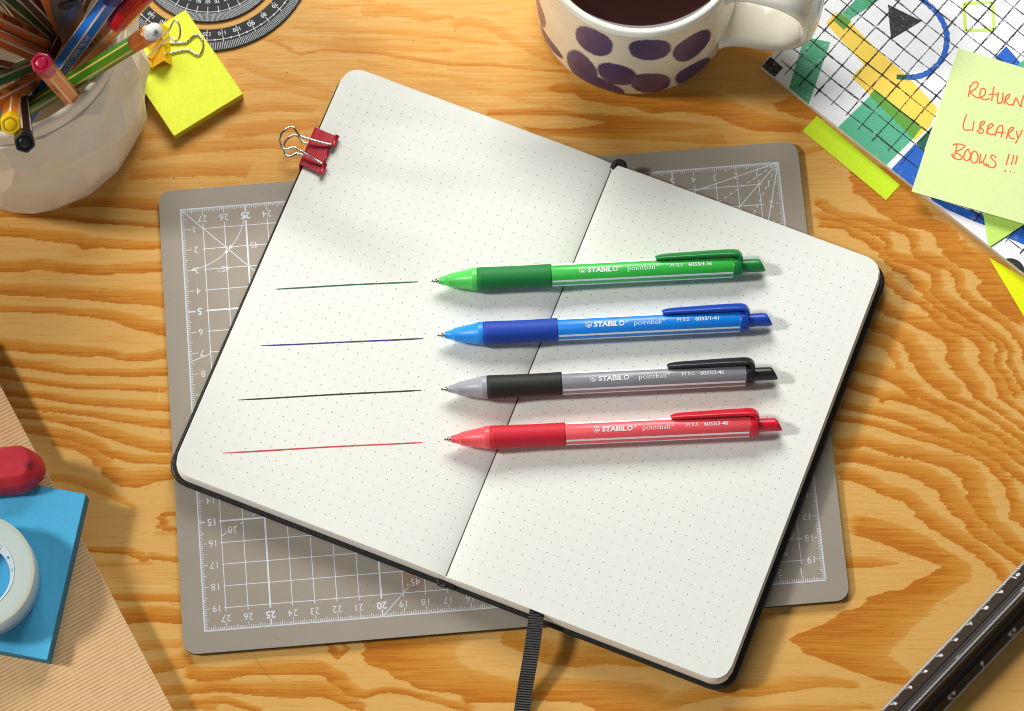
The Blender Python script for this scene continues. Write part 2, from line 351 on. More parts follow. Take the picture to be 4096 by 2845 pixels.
band(A, K, [(520,720),(700,705),(900,700),(1000,705)], w=(50, 60), g=.7)
band(A, K, [(560,560),(700,545),(900,540)], w=(30, 40), g=.35)

MARKS = [([(1022, 2628), (1050, 2670), (1075, 2700), (1104, 2726)], .34, True), ([(3795, 1469), (3809, 1472)], .5, False), ([(430, 2339), (560, 2343), (690, 2346)], -.45, False),
 ([(3980, 1942), (3984, 1943)], .45, False), ([(412, 1630), (418, 1631)], .4, False), ([(640, 1550), (636, 1600)], -.3, True), ([(3572, 2530), (3575, 2531)], .5, False), ([(10, 893), (260, 898)], .16, True), ([(210, 1030), (270, 960)], -.18, False)]
GX0, GX1, GY0, GY1, GD = -27.5, 27.5, -20.0, 24.0, .05
gx = np.arange(GX0, GX1 + 1e-6, GD); gy = np.arange(GY0, GY1 + 1e-6, GD)
late = np.zeros((len(gy), len(gx)), np.float32)
def resample(P, n):
    P = np.array(P, float); d = np.r_[0, np.cumsum(np.hypot(*np.diff(P, axis=0).T))]
    t = np.linspace(0, d[-1], n); return np.c_[np.interp(t, d, P[:, 0]), np.interp(t, d, P[:, 1])]
for o, k, sharp, soft, wd, side, g, pw in WOOD:
    N = 1300
    Pa = np.array([at(o[0] + p[0] * k, o[1] + p[1] * k)[:2] for p in sharp])
    if soft is not None:
        Pb = np.array([at(o[0] + p[0] * k, o[1] + p[1] * k)[:2] for p in soft])
        # same parameter on both edges, point by point
        t = np.linspace(0, len(Pa) - 1, N); i = np.arange(len(Pa))
        a = np.c_[np.interp(t, i, Pa[:, 0]), np.interp(t, i, Pa[:, 1])]
        t = np.linspace(0, len(Pb) - 1, N); i = np.arange(len(Pb))
        b = np.c_[np.interp(t, i, Pb[:, 0]), np.interp(t, i, Pb[:, 1])]
    else:
        a = resample(Pa, N); tg = np.gradient(a, axis=0)
        for q in (0, 1): tg[:, q] = np.convolve(np.pad(tg[:, q], 60, mode='edge'), np.ones(121) / 121, 'valid')
        nn = np.c_[-tg[:, 1], tg[:, 0]]; nn /= np.maximum(1e-9, np.hypot(*nn.T))[:, None]
        ww = np.interp(np.linspace(0, 1, N), np.linspace(0, 1, len(wd)), wd) * k / 88.0 * 1.05
        b = a + nn * (ww * side)[:, None]
    end = np.clip(np.minimum(np.arange(N), np.arange(N)[::-1]) / 25.0, 0, 1)
    M = 360
    for j in range(M):
        s = j / (M - 1); q = a + (b - a) * s
        val = g * (1 - s) ** pw * end if s > .02 else g * end
        ix = np.round((q[:, 0] - GX0) / GD).astype(int); iy = np.round((q[:, 1] - GY0) / GD).astype(int)
        ok = (ix >= 0) & (ix < len(gx)) & (iy >= 0) & (iy < len(gy))
        np.maximum.at(late, (iy[ok], ix[ok]), val[ok].astype(np.float32))
def soften(a):
    for ax in (0, 1): a = .25 * np.roll(a, 1, ax) + .5 * a + .25 * np.roll(a, -1, ax)
    return a
# close pin holes, then break the edges up along the fibres
for ax in (0, 1):
    pad = np.maximum(np.roll(late, 1, ax), np.roll(late, -1, ax)); gap = (late < .5 * np.minimum(np.roll(late, 1, ax), np.roll(late, -1, ax)))
    late = np.where(gap, pad, late)
def field(ny, nx, cy, cx):
    r = RNG.normal(size=(ny + 8 * cy + 2, nx + 8 * cx + 2))
    for ax, c in ((0, cy), (1, cx)):
        kz = np.hanning(2 * c + 3)[1:-1]; kz /= kz.sum()
        r = np.apply_along_axis(lambda q: np.convolve(q, kz, 'same'), ax, r)
    r = r[4 * cy:4 * cy + ny, 4 * cx:4 * cx + nx]; return r / r.std()
dx = field(len(gy), len(gx), 1, 9) * .035 + field(len(gy), len(gx), 3, 24) * .05
xi = np.clip((gx[None, :] + dx - GX0) / GD, 0, len(gx) - 1.001); i0 = xi.astype(int); fr = xi - i0
rows = np.arange(len(gy))[:, None]
late = late[rows, i0] * (1 - fr) + late[rows, i0 + 1] * fr
late = late + .035 * field(len(gy), len(gx), 2, 60) + .03 * field(len(gy), len(gx), 14, 90)
late += (.20 / (1 + np.exp(-(gy - 7.5) / 1.2)))[:, None] * (1 - np.clip(late, 0, 1))      # the upper sheet is a shade browner
late = np.clip(late, -.2, 1.15)
# one sheet: fine inside the measured field, coarse out to the edge of the table
ex = np.array([-75, -60, -50, -40, -33.0]); X = np.r_[ex, gx, -ex[::-1]]; ey = np.array([-60, -45, -32, -25.0]); Y = np.r_[ey, gy, np.array([30, 40, 55, 70.0])]
full = np.zeros((len(Y), len(X)), np.float32)
XX, YY = np.meshgrid(X, Y)
full[:] = .5 + .5 * np.sin(YY * 1.3 + .08 * XX)
mark = np.zeros_like(late)
for pts, val, dot in MARKS:
    P = resample([at(u, v)[:2] for u, v in pts], 400)
    for i, q in enumerate(P):
        if dot and (i // 9) % 2: continue
        ix, iy = int((q[0] - GX0) / GD), int((q[1] - GY0) / GD); r = 0
        mark[iy - r:iy + r + 1, ix - r:ix + r + 1] = val * (.6 + .4 * RNG.random())
mfull = np.zeros_like(full); mfull[len(ey):len(ey) + len(gy), len(ex):len(ex) + len(gx)] = mark
full[len(ey):len(ey) + len(gy), len(ex):len(ex) + len(gx)] = late
vs = np.stack([XX, YY, np.zeros_like(XX)], -1).reshape(-1, 3) * S
nx, ny = len(X), len(Y); idx = np.arange(nx * ny).reshape(ny, nx)
fc = np.stack([idx[:-1, :-1], idx[:-1, 1:], idx[1:, 1:], idx[1:, :-1]], -1).reshape(-1, 4)
me = bpy.data.meshes.new('table_top'); me.vertices.add(len(vs)); me.vertices.foreach_set('co', vs.astype(np.float32).ravel())
me.loops.add(fc.size); me.loops.foreach_set('vertex_index', fc.ravel().astype(np.int32))
me.polygons.add(len(fc)); me.polygons.foreach_set('loop_start', np.arange(0, fc.size, 4, dtype=np.int32)); me.polygons.foreach_set('loop_total', np.full(len(fc), 4, np.int32))
me.update(calc_edges=True)
a = me.attributes.new('mark', 'FLOAT', 'POINT'); a.data.foreach_set('value', mfull.ravel())
a = me.attributes.new('late', 'FLOAT', 'POINT'); a.data.foreach_set('value', full.ravel())
t = NT('pine_plywood')
at_ = t.n('Attribute', attribute_name='late'); v0 = t.coord()
vf = t.coord(scale=(1, 16, 1)); vff = t.coord(scale=(1, 30, 1)); vp = t.coord(scale=(1, 14, 1))
fib = t.noise(vf, 46, 4, .65); fine = t.noise(vff, 34, 3, .7); blot = t.noise(v0, 9, 3, .5)
h = t.math('ADD', at_.outputs['Fac'], t.math('MULTIPLY', t.math('SUBTRACT', fib, .5), .75))
h = t.math('ADD', h, t.math('MULTIPLY', t.math('SUBTRACT', fine, .5), 1.15))
h = t.math('ADD', h, t.math('MULTIPLY', t.math('SUBTRACT', blot, .5), .30))
col = t.ramp(h, [(0.0, lin((219, 171, 97))), (.22, lin((214, 160, 81))), (.55, lin((206, 143, 58))), (.85, lin((199, 129, 43))), (1.0, lin((186, 112, 33)))])
pore = t.noise(vp, 130, 3, .75); pm = t.math('MULTIPLY_ADD', t.math('SUBTRACT', pore, .61), 10.0, 0.0, clamp=True)
col = t.mix(t.math('MULTIPLY', pm, .5), col, lin((126, 70, 20)))
spk = t.noise(v0, 420, 1, .5); sm_ = t.math('MULTIPLY_ADD', t.math('SUBTRACT', spk, .77), 18.0, 0.0, clamp=True)
col = t.mix(t.math('MULTIPLY', sm_, .7), col, lin((84, 46, 20)))
scv = t.coord(scale=(6, 1, 1), rot=(0, 0, .25)); scr = t.noise(scv, 60, 1, .4); sc_ = t.math('MULTIPLY_ADD', t.math('SUBTRACT', scr, .80), 14.0, 0.0, clamp=True)
col = t.mix(t.math('MULTIPLY', sc_, .4), col, lin((240, 205, 140)))
mk = t.n('Attribute', attribute_name='mark'); col = t.mix(t.math('MULTIPLY', mk.outputs['Fac'], 1.0, clamp=True), col, lin((62, 38, 20))); col = t.mix(t.math('MULTIPLY', mk.outputs['Fac'], -1.0, clamp=True), col, lin((244, 214, 150)))
t.l(col, t.b.inputs['Base Color']); t.set(Roughness=.42); t.b.inputs['Specular IOR Level'].default_value = .22
hb = t.math('ADD', t.math('MULTIPLY', fib, .6), t.math('ADD', t.math('MULTIPLY', fine, .5), t.math('MULTIPLY', at_.outputs['Fac'], .5)))
t.bump(hb, .35, .0004)
me.materials.append(t.m)
tt = bpy.data.objects.new('table_top', me); COL.objects.link(tt)
tag(tt, 'pine plywood table top with orange growth-ring figure', 'table top', kind='structure')
# ------------------------------------------------------------------ cutting mat
MATL, MATR = (-0.661, -1.819, 0.0), math.radians(4.80)
white_print = simple('white_print', (214, 222, 228), .55, .03)
t = NT('mat_vinyl'); v = t.coord(); f = t.noise(v, 30, 3, .5); f2 = t.noise(v, 900, 2, .6)
c = t.mix(f, lin((149, 140, 127)), lin((159, 150, 137)))
sp = t.math('MULTIPLY_ADD', t.math('SUBTRACT', t.noise(v, 520, 1, .5), .78), 16, 0, clamp=True)
c = t.mix(t.math('MULTIPLY', sp, .6), c, lin((95, 82, 68)))
vd = t.n('VectorMath', operation='DISTANCE'); t.l(v, vd.inputs[0]); vd.inputs[1].default_value = (-.0445, -.0840, .003)
sm2 = t.math('MULTIPLY_ADD', t.math('ADD', vd.outputs['Value'], t.math('MULTIPLY', t.noise(v, 330, 3, .7), .006)), -420, 4.0, clamp=True)
c = t.mix(t.math('MULTIPLY', sm2, .38), c, lin((150, 84, 62)))
t.l(c, t.b.inputs['Base Color']); t.set(Roughness=.55); t.b.inputs['Specular IOR Level'].default_value = .35; t.bump(f2, .25, .0002)
mat_vinyl = t.m; mat_edge = simple('mat_core', (58, 50, 42), .6)
mat_t = thing('cutting_mat', 'grey-brown cutting mat with white centimetre grid under the open notebook', 'cutting mat', MATL, MATR)
b = MB(); b.prism(rrect(-15, 15, -11, 11, .62, 8), 0.0, .262, 1); b.prism(rrect(-15, 15, -11, 11, .62, 8), .262, .30, 0, .012, 2); b.build('mat_sheet', [mat_vinyl, mat_edge], mat_t)
b = MB(); ZM = .3015
def gp(a, q): return (14 - a, 10 - q)          # a counts cm from the right edge, q from the top edge
def mline(p, q, wd=.035, z=ZM): b.line([gp(*p), gp(*q)], wd, z)
for p, q in (((0, 0), (28, 0)), ((0, 20), (28, 20)), ((0, 0), (0, 20)), ((28, 0), (28, 20))): 
    ext = .03
    b.line([(gp(*p)[0] + (ext if p[1] == q[1] else 0), gp(*p)[1]), (gp(*q)[0] - (ext if p[1] == q[1] else 0), gp(*q)[1])], .06, ZM)
for i in range(1, 280):
    x = i / 10; L = .32 if i % 10 == 0 else .21 if i % 5 == 0 else .14; wd = .065 if i % 50 == 0 else .028
    mline((x, 0), (x, L), wd); mline((x, 20), (x, 20 - L), wd)
for i in range(1, 200):
    y = i / 10; L = .30 if i % 10 == 0 else .21 if i % 5 == 0 else .14; wd = .065 if i % 50 == 0 else .028
    L2 = .42 if i % 10 == 0 and i < 100 else L
    mline((0, y), (L, y), wd); mline((28, y), (28 - L2, y), wd)
for i in range(1, 28):
    bo = i % 5 == 0; z = ZM + (.0005 if bo else .0)
    b.text(str(i), *gp(i, .53), .33, PI, .022 if bo else -.008, ZM); b.text(str(i), *gp(i, 19.5), .33, PI, .022 if bo else -.008, ZM)
    mline((i, .76), (i, 19.17), .075 if bo else .033, z + .0002)
for i in range(1, 20):
    bo = i % 5 == 0
    b.text(str(i), *gp(28 - .62, i + .02), .33, PI, .022 if bo else -.008, ZM); b.text(str(i), *gp(.50, i + .02), .33, PI, .022 if bo else -.008, ZM)
    mline((.84, i), (28 - .93, i), .075 if bo else .033, ZM + .0004)
def dash(p, q, on=.18, off=.15):
    L = math.hypot(q[0] - p[0], q[1] - p[1]); s = .3
    while s < L:
        e = min(L, s + on); mline((p[0] + (q[0] - p[0]) * s / L, p[1] + (q[1] - p[1]) * s / L), (p[0] + (q[0] - p[0]) * e / L, p[1] + (q[1] - p[1]) * e / L), .04, ZM + .0006); s += on + off
for dg, dsh in ((15, 0), (30, 1), (45, 0), (60, 1), (75, 0)):
    e = (9 * math.cos(math.radians(dg)), 9 * math.sin(math.radians(dg)))
    if dsh: dash((0, 0), e)
    else: mline((0, 0), e, .04, ZM + .0006)
mline((28, 0), (19, 9), .035, ZM + .0006); mline((20, 20), (18.75, 18.75), .035, ZM + .0006); mline((28, 7.42), (27.0, 7.08), .035, ZM + .0006)
dash((27.25, 15.85), (23.5, 13.7)); b.text('30°', *gp(26.55, 15.45), .33, PI, -.008, ZM + .001); b.text('45°', *gp(18.5, 18.55), .33, PI, -.008, ZM + .001)
b.text('°', *gp(26.85, 7.0), .12, PI, -.008, ZM + .001)
arc = [gp(28 - 3 * math.cos(math.radians(d)), 3 * math.sin(math.radians(d))) for d in range(14, 79, 4)]
b.line(arc, .03, ZM + .0006)
def arrow(p, dr, z=ZM + .0008):
    c, s_ = math.cos(dr), math.sin(dr); b.flat([(p[0] + c * .22, p[1] + s_ * .22), (p[0] - s_ * .09, p[1] + c * .09), (p[0] + s_ * .09, p[1] - c * .09)], z)
for d, sg in ((12, 1), (41, -1), (49, 1), (80, -1)):
    p = gp(28 - 3 * math.cos(math.radians(d)), 3 * math.sin(math.radians(d))); arrow(p, math.radians(-d) + (PI / 2 if sg > 0 else -PI / 2))
b.text('45°', *gp(24.75, 2.02), .3, PI, -.008, ZM + .001); b.text('45°', *gp(26.15, 3.05), .3, PI, -.008, ZM + .001)
for pl in (((352, 360), (455, 385), (352, 492), (350, 668), (248, 640)), ((345, 380), (398, 437)), ((320, 430), (345, 480)), ((300, 485), (352, 492), (270, 578)), ((287, 565), (340, 655))):
    b.line([local(at(3040 + x / 3.265, 2020 + y / 3.265, .3), MATL, MATR) for x, y in pl], .045, ZM + .0008)
b.build('ruler_print', white_print, mat_t)

# ------------------------------------------------------------------ open notebook
NBR = math.radians(-21.45); NBL = (0.87, -0.90, 0.3)
def nb(p): return local(p, NBL, NBR)
nbk = thing('notebook', 'open black notebook with cream dotted pages lying on the cutting mat', 'notebook', NBL, NBR)
HB, HC = 1.19, .26                                    # page height and cover thickness above the mat
def page_z(x): return HB - .17 * math.exp(-abs(x) / .55) - .05 * math.exp(-abs(x) / 2.2)
t = NT('black_leatherette'); v = t.coord(); n1 = t.noise(v, 420, 4, .6); vo = t.n('TexVoronoi'); vo.inputs['Scale'].default_value = 700; t.l(v, vo.inputs['Vector'])
t.l(t.ramp(n1, [(.3, lin((22, 22, 21))), (.75, lin((38, 37, 35)))]), t.b.inputs['Base Color']); t.set(Roughness=.42)
t.bump(t.math('ADD', vo.outputs['Distance'], n1), .35, .0004); leather = t.m
b = MB()
OUT = 13.72; OY = 10.78; OYT = 10.70
b.prism(rrect(.12, OUT, -OY, OYT, [1.05, .12, .12, 1.05], 10), 0, HC, 0, .12, 4)
b.prism([(x - (.006 * (10.8 - y) if x < -5 else 0), y) for x, y in rrect(-OUT + .13, -.12, -OY, OYT, [.12, 1.05, 1.05, .12], 10)], 0, HC, 0, .12, 4)
b.prism(rrect(-.42, .42, -OY - .02, OYT - .06, .18, 5), -.0, HC + .10, 0, .1, 3)
b.tube(smoothpath([(-.30, -OY + .06, .25), (-.05, -OY - .02, .34), (.18, -OY + .08, .38), (.42, -OY + .10, .3)], 5), [.10 + .02 * math.sin(i) for i in range(16)], 10)
b.build('cover', leather, nbk)
# pages: dotted paper
def paper(name, offx, offy):
    t = NT(name); v = t.coord(); sp = t.n('SeparateXYZ'); t.l(v, sp.inputs[0])
    def cell(o, off): return t.math('SUBTRACT', t.math('FRACT', t.math('ADD', t.math('MULTIPLY', o, 200.0), off)), .5)
    fx, fy = cell(sp.outputs[0], offx), cell(sp.outputs[1], offy)
    r = t.math('SQRT', t.math('ADD', t.math('MULTIPLY', fx, fx), t.math('MULTIPLY', fy, fy)))
    nz = t.noise(v, 2500, 1, .5)
    d = t.math('MULTIPLY_ADD', t.math('SUBTRACT', t.math('ADD', r, t.math('MULTIPLY', nz, .02)), .073), -30, 0, clamp=True)
    for o, lo, hi in ((sp.outputs[0], .0030, .1285), (sp.outputs[1], 0, .1012)):
        ab = t.math('ABSOLUTE', o); d = t.math('MULTIPLY', d, t.math('MULTIPLY', t.math('GREATER_THAN', ab, lo), t.math('LESS_THAN', ab, hi)))
    f = t.noise(v, 260, 4, .6)
    c = t.mix(f, lin((228, 230, 222)), lin((236, 238, 231)))
    t.l(t.mix(d, c, lin((130, 120, 116))), t.b.inputs['Base Color']); t.set(Roughness=.85); t.b.inputs['Specular IOR Level'].default_value = .2
    t.bump(t.noise(v, 1900, 3, .6), .12, .0002); return t.m
pr = nb(at(2560 + 233 / 7.181, 640 + 673 / 7.181, 1.47)); pl = nb(at(1024 + 736 * .5639, 547 * .5639, 1.47))
paper_r = paper('dotted_paper_right', (.5 - pr[0] * 2) % 1, (.5 - pr[1] * 2) % 1)
paper_l = paper('dotted_paper_left', (.5 - pl[0] * 2) % 1, (.5 - pl[1] * 2) % 1)
t = NT('page_edges'); v = t.coord(scale=(1, 1, 1)); sp = t.n('SeparateXYZ'); t.l(v, sp.inputs[0])
wv = t.noise(t.coord(scale=(3, 3, 700)), 1.0, 2, .6)
t.l(t.ramp(wv, [(.34, lin((224, 220, 204))), (.5, lin((242, 240, 230))), (.66, lin((250, 249, 243)))]), t.b.inputs['Base Color']); t.set(Roughness=.8)
edges = t.m
def page_block(sg, mats):
    """a stack of leaves: level top that dips into the gutter, sides that splay out towards the cover"""
    b = MB(); n = 46; W0 = 13.32; xs = [0.0, .04, .1, .2, .35, .55, .8, 1.2, 1.8, 2.6, 4, 6, 8, 10, 11.5, 12.2]
    rad = .85; arcx = [12.2 + (W0 - 12.2) * k / 12 for k in range(1, 13)]; xs = xs + arcx
    yh = 10.5
    def half(x, grow=0.0):
        W = W0 + grow; r = rad; y = yh + grow * .6
        if x <= W - r: return y
        d = x - (W - r); return y - r + math.sqrt(max(0, r * r - d * d))
    rows = []
    for L in range(6):
        f = L / 5.0; rows.append(f)
    top = []; vs = []; fs = []
    m = 12
    for x in xs:
        h = half(x)
        for j in range(m + 1):
            y = -h + 2 * h * j / m; vs.append((sg * x, y, page_z(x) + .004 * math.sin(y * .7 + x)))
    k = len(xs)
    for i in range(k - 1):
        for j in range(m):
            q = (i * (m + 1) + j, (i + 1) * (m + 1) + j, (i + 1) * (m + 1) + j + 1, i * (m + 1) + j + 1)
            fs.append(q if sg > 0 else tuple(reversed(q)))
    b.add(vs, fs, 0, True)
    # outline of the top sheet, then rings going down
    def ring(grow, frac):
        o = []
        for x in xs: gx_ = x * (W0 + grow) / W0; o.append((gx_, -half(gx_, grow), HC + .002 + (page_z(x) - HC - .002) * frac))
        for x in reversed(xs): gx_ = x * (W0 + grow) / W0; o.append((gx_, half(gx_, grow), HC + .002 + (page_z(x) - HC - .002) * frac))
        return [(sg * p[0], p[1], p[2]) for p in o]
    prof = [(0, 1.0), (.015, .975), (.012, .90), (.05, .88), (.05, .70), (.075, .68), (.085, .45), (.10, .43), (.11, .2), (.12, .0)]
    R = [ring(g if sg > 0 else g * .8, fr) for g, fr in prof]; n = len(R[0]); vv = [p for r in R for p in r]; ff = []
    for r in range(len(R) - 1):
        for i in range(n):
            j = (i + 1) % n; q = (r * n + i, (r + 1) * n + i, (r + 1) * n + j, r * n + j); ff.append(tuple(reversed(q)) if sg < 0 else q)
    b.add(vv, ff, 1, False)
    return b.build('page_block', mats, nbk)
pbr = page_block(1, [paper_r, edges]); pbl = page_block(-1, [paper_l, edges])
pbl['label'] = 'left-hand pages with four hand-drawn ink lines'; pbr['label'] = 'right-hand dotted pages without any drawing'
# thin dark strip drawn for the gap between the page blocks
gutter_brown = simple('binding_gap', (84, 76, 62), .9)
b = MB(); b.tube([(.0, -10.45 + .35 * i, page_z(0) + .002 + .006 * (i % 2)) for i in range(60)], .028, 6); b.build('gutter_line', gutter_brown, nbk)
# ink lines
INK = {'green': (28, 96, 62), 'violet': (52, 40, 118), 'dark brown': (44, 32, 26), 'red': (205, 62, 62)}
for nm, (p, q) in zip(INK, (((619, 649), (938, 632.5)), ((585, 776), (950, 759.5)), ((534, 898), (946, 876)), ((500, 1017), (948, 993)))):
    b = MB(); P = []; wd = []
    for i in range(61):
        f = i / 60; u = (p[0] + (q[0] - p[0]) * f) * 1.7824; vv = (p[1] + (q[1] - p[1]) * f + 1.0 * math.sin(f * PI) * (-.6 if nm != 'violet' else .8) + .25 * math.sin(f * 9)) * 1.7824
        P.append(nb(at(u, vv, NBL[2] + HB))); wd.append((.060 + .016 * RNG.random()) * min(1, .4 + 6 * f, .5 + 8 * (1 - f)))
    b.line(P, wd, lambda c: page_z(c[0]) + .0085)
    o = b.build('ink_line', simple('ink_' + nm.replace(' ', '_'), INK[nm], .6, .25, 900), nbk); o['label'] = nm + ' ink line drawn across the left page'
# elastic loop at the head of the spine and the ribbon marker
t = NT('black_elastic'); v = t.coord(scale=(1, 1, 1)); wv = t.n('TexWave'); wv.inputs['Scale'].default_value = 190; wv.inputs['Distortion'].default_value = 1.0; t.l(v, wv.inputs['Vector'])
t.l(t.ramp(wv.outputs['Fac'], [(.3, lin((12, 12, 12))), (.9, lin((48, 47, 46)))]), t.b.inputs['Base Color']); t.set(Roughness=.7); t.bump(wv.outputs['Fac'], .5, .0005)
b = MB(); b.tube(smoothpath([(.02, 10.3, .9), (.10, 10.60, 1.0), (.28, 10.72, 1.0), (.46, 10.64, .95), (.58, 10.3, .85)], 6), .15, 12); b.build('elastic_band', t.m, nbk)
t = NT('grosgrain_ribbon'); at2 = t.n('Attribute', attribute_name='along'); rib = t.math('SINE', t.math('MULTIPLY', at2.outputs['Fac'], 2 * PI / .115)); rb = t.math('MULTIPLY_ADD', rib, .5, .5)
v = t.coord(); nz = t.noise(v, 1800, 2, .6); glint = t.math('MULTIPLY', t.math('POWER', rb, 6.0), t.math('GREATER_THAN', nz, .45))
t.l(t.mix(t.math('MULTIPLY', glint, .75), lin((15, 14, 14)), lin((92, 90, 87))), t.b.inputs['Base Color']); t.set(Roughness=.55); t.bump(rb, .8, .0006)
ribm = t.m
Pr = [(2158, 2395, 1.46), (2151, 2432, 1.45), (2144, 2475, 1.36), (2133, 2560, 1.35), (2117, 2660, 1.05), (2101, 2750, .62), (2086, 2850, .22), (2072, 2940, .05), (2055, 3050, .035)]
ctr = [np.array(at(u, v_, z)) for u, v_, z in Pr]; ctr = [np.array(p) for p in smoothpath(ctr, 12)]
b = MB(); al = []; vs = []; fs = []; s = 0
for i, p in enumerate(ctr):
    if i: s += np.linalg.norm(p - ctr[i - 1])
    for sx_ in (-1, -.82, .82, 1):
        q = p + np.array([.345 * sx_ * .996, .345 * sx_ * -.08 - .06 * sx_ * (i < 12) * (1 - i / 12), 0]); l3 = nb(q); vs.append(l3)
    for sx_ in (-1, 1):
        q = p + np.array([.345 * sx_ * .996, .345 * sx_ * -.08 - .06 * sx_ * (i < 12) * (1 - i / 12), -.035]); vs.append(nb(q))
    al += [s] * 6
for i in range(len(ctr) - 1):
    a_, c_ = i * 6, (i + 1) * 6
    for q in ((0, 1), (1, 2), (2, 3), (3, 5), (5, 4), (4, 0)): fs.append((a_ + q[0], a_ + q[1], c_ + q[1], c_ + q[0]))
b.add(vs, fs, 0, False); b.build('bookmark_ribbon', ribm, nbk, {'along': al})

# ------------------------------------------------------------------ four ballpoint pens
PZ = NBL[2] + HB
metal = simple('bright_steel', (.62, .60, .56), .16, .03, 200, metal=1)
silver_ink = simple('silver_lettering', (222, 226, 228), .35, .04, 300)
stripe_w = simple('white_stripe', (240, 244, 246), .4, .02)
def ballpoint(tip, end, light, mid, dark, word, num, label):
    """tip/end in photo pixels; light = cone, mid = barrel, dark = grip, clip and push button"""
    a = np.array(at(*tip, PZ + .535)); e = np.array(at(*end, PZ + .535)); d = e - a; ln = math.hypot(d[0], d[1]); rz = math.atan2(d[1], d[0])
    loc = (a[0], a[1], PZ); k = ln / 15.22
    pen = thing('ballpoint_pen', label, 'pen', loc, rz, 'retractable pens laid across the notebook')
    nm = word.replace(' ', '_')
    ml = simple('%s_cone_plastic' % nm, light, .38, .03, 300, sss=.12); mb_ = simple('%s_barrel_plastic' % nm, mid, .36, .03, 200, coat=.08)
    mg = simple('%s_grip_rubber' % nm, dark, .62, .05, 500, .15); mc = simple('%s_clip_plastic' % nm, dark, .36, .03, 200, coat=.06)
    R = .535
    F = Matrix.Translation((0, 0, R)) @ Matrix.Rotation(PI / 2, 4, 'Y')      # lathe axis along the pen
    def rot(prof, m, name, par=pen, n=64, smooth=True):
        b = MB(); b.M = F; b.lathe([(r, x * k) for r, x in prof], n, 0, smooth); return b.build(name, m, par)
    rot([(.012, 0), (.03, .02), (.042, .05), (.075, .17), (.075, .2), (.118, .22), (.125, .36), (.125, .45)], metal, 'tip')
    rot([(.135, .36), (.15, .375), (.155, .42), (.262, .80), (.292, .805), (.30, .83), (.488, 1.84), (.512, 1.86), (.522, 1.90), (.526, 2.08), (.522, 2.12)], ml, 'nose_cone')
    rot([(.515, 2.12), (.53, 2.13), (.535, 2.3), (.522, 3.2), (.512, 3.9), (.518, 4.8), (.530, 5.40), (.528, 5.46), (.515, 5.475)], mg, 'grip')
    # barrel: rounded triangle-like hexagon with white lines on its edges
    b = MB(); n = 120; vs = []; ang = []
    corners = (-52, 51, 86, 150, 198, 262)
    def rr(th):
        q = min(abs((th - c + 180) % 360 - 180) for c in corners); return .513 + .014 * math.exp(-(q / 9.0) ** 2)
    prof = [(5.475, .97), (5.50, 1.0), (13.70, 1.0), (13.74, .975)]
    for x, s_ in prof:
        for i in range(n):
            th = 360 * i / n; r = rr(th) * s_; tr = math.radians(th); vs.append((x * k, -r * math.sin(tr), R + r * math.cos(tr)))
    fs = []; mm = []
    for q in range(len(prof) - 1):
        for i in range(n): fs.append((q * n + i, (q + 1) * n + i, (q + 1) * n + (i + 1) % n, q * n + (i + 1) % n))
    fs = [tuple(reversed(f)) for f in fs]
    b.add(vs, fs, 0, True); base = 0
    b.f.append(tuple(range(n))); b.m.append(0); b.sm.append(False); b.f.append(tuple(reversed(range(3 * n, 4 * n)))); b.m.append(0); b.sm.append(False)
    bar = b.build('barrel', mb_, pen)
    b = MB()
    for c, wd in ((-52, 20), (51, 11), (88, 18), (150, 6), (262, 6)):
        L_ = []
        for j in range(5):
            th = c + wd * (j - 2) / 4; r = rr(th) + .0025; tr = math.radians(th); L_.append((-r * math.sin(tr), R + r * math.cos(tr)))
        b.add([(x * k, p[0], p[1]) for x in (5.51, 13.69) for p in L_], [(j, j + 1, 5 + j + 1, 5 + j) for j in range(4)], 0, True)
    b.build('white_line', stripe_w, bar)
    def wrap(X, Y):
        th = (-Y) / .52 + math.radians(2); r = rr(math.degrees(th) % 360) + .003; return (X * k, -(r + .012) * math.sin(th), R + (r + .012) * math.cos(th))
    b = MB(); x0 = 5.48
    ring = [(x0 + 1.40 + .135 * math.cos(2 * PI * i / 24), .03 + .135 * math.sin(2 * PI * i / 24)) for i in range(25)]
    def wline(pts, wd):
        P = [Vector((p[0], p[1])) for p in pts]; vs = []
        for i in range(len(P)):
            tg = P[min(i + 1, len(P) - 1)] - P[max(i - 1, 0)]; tg.normalize(); nn = Vector((-tg.y, tg.x)) * wd / 2
            vs += [wrap(P[i].x + nn.x, P[i].y + nn.y), wrap(P[i].x - nn.x, P[i].y - nn.y)]
        b.add(vs, [(2 * i, 2 * i + 1, 2 * i + 3, 2 * i + 2) for i in range(len(P) - 1)])
    wline(ring, .022); cx = x0 + 1.40
    wline(smoothpath([(cx - .075, .0), (cx - .02, -.05), (cx + .06, -.04), (cx + .08, .0), (cx + .02, .02), (cx - .03, .03), (cx - .045, .08), (cx - .0, .11), (cx + .03, .09)], 4), .026)
    wline([(cx - .05, -.03), (cx + .075, -.03)], .03)
    b.text('STABIL', x0 + 2.18, .03, .225, 0, .04, fit=1.10, fn=wrap, shear=.08)
    b.text('O', x0 + 2.885, .03, .225, 0, .04, fit=.27, fn=wrap, shear=.12)
    b.text('®', x0 + 3.13, .09, .13, 0, 0, fn=wrap, sxx=1.0)
    b.text('pointball', x0 + 4.05, .03, .23, 0, -.004, fn=wrap, fit=1.24)
    b.text('®', x0 + 4.80, .10, .13, 0, 0, fn=wrap, sxx=1.0)
    b.text('M 0.5', x0 + 5.66, .06, .18, 0, 0.0, fn=wrap, fit=.57)
    b.text(num, x0 + 6.74, .06, .18, 0, .012, fn=wrap, fit=1.07)
    b.build('lettering', silver_ink, bar)
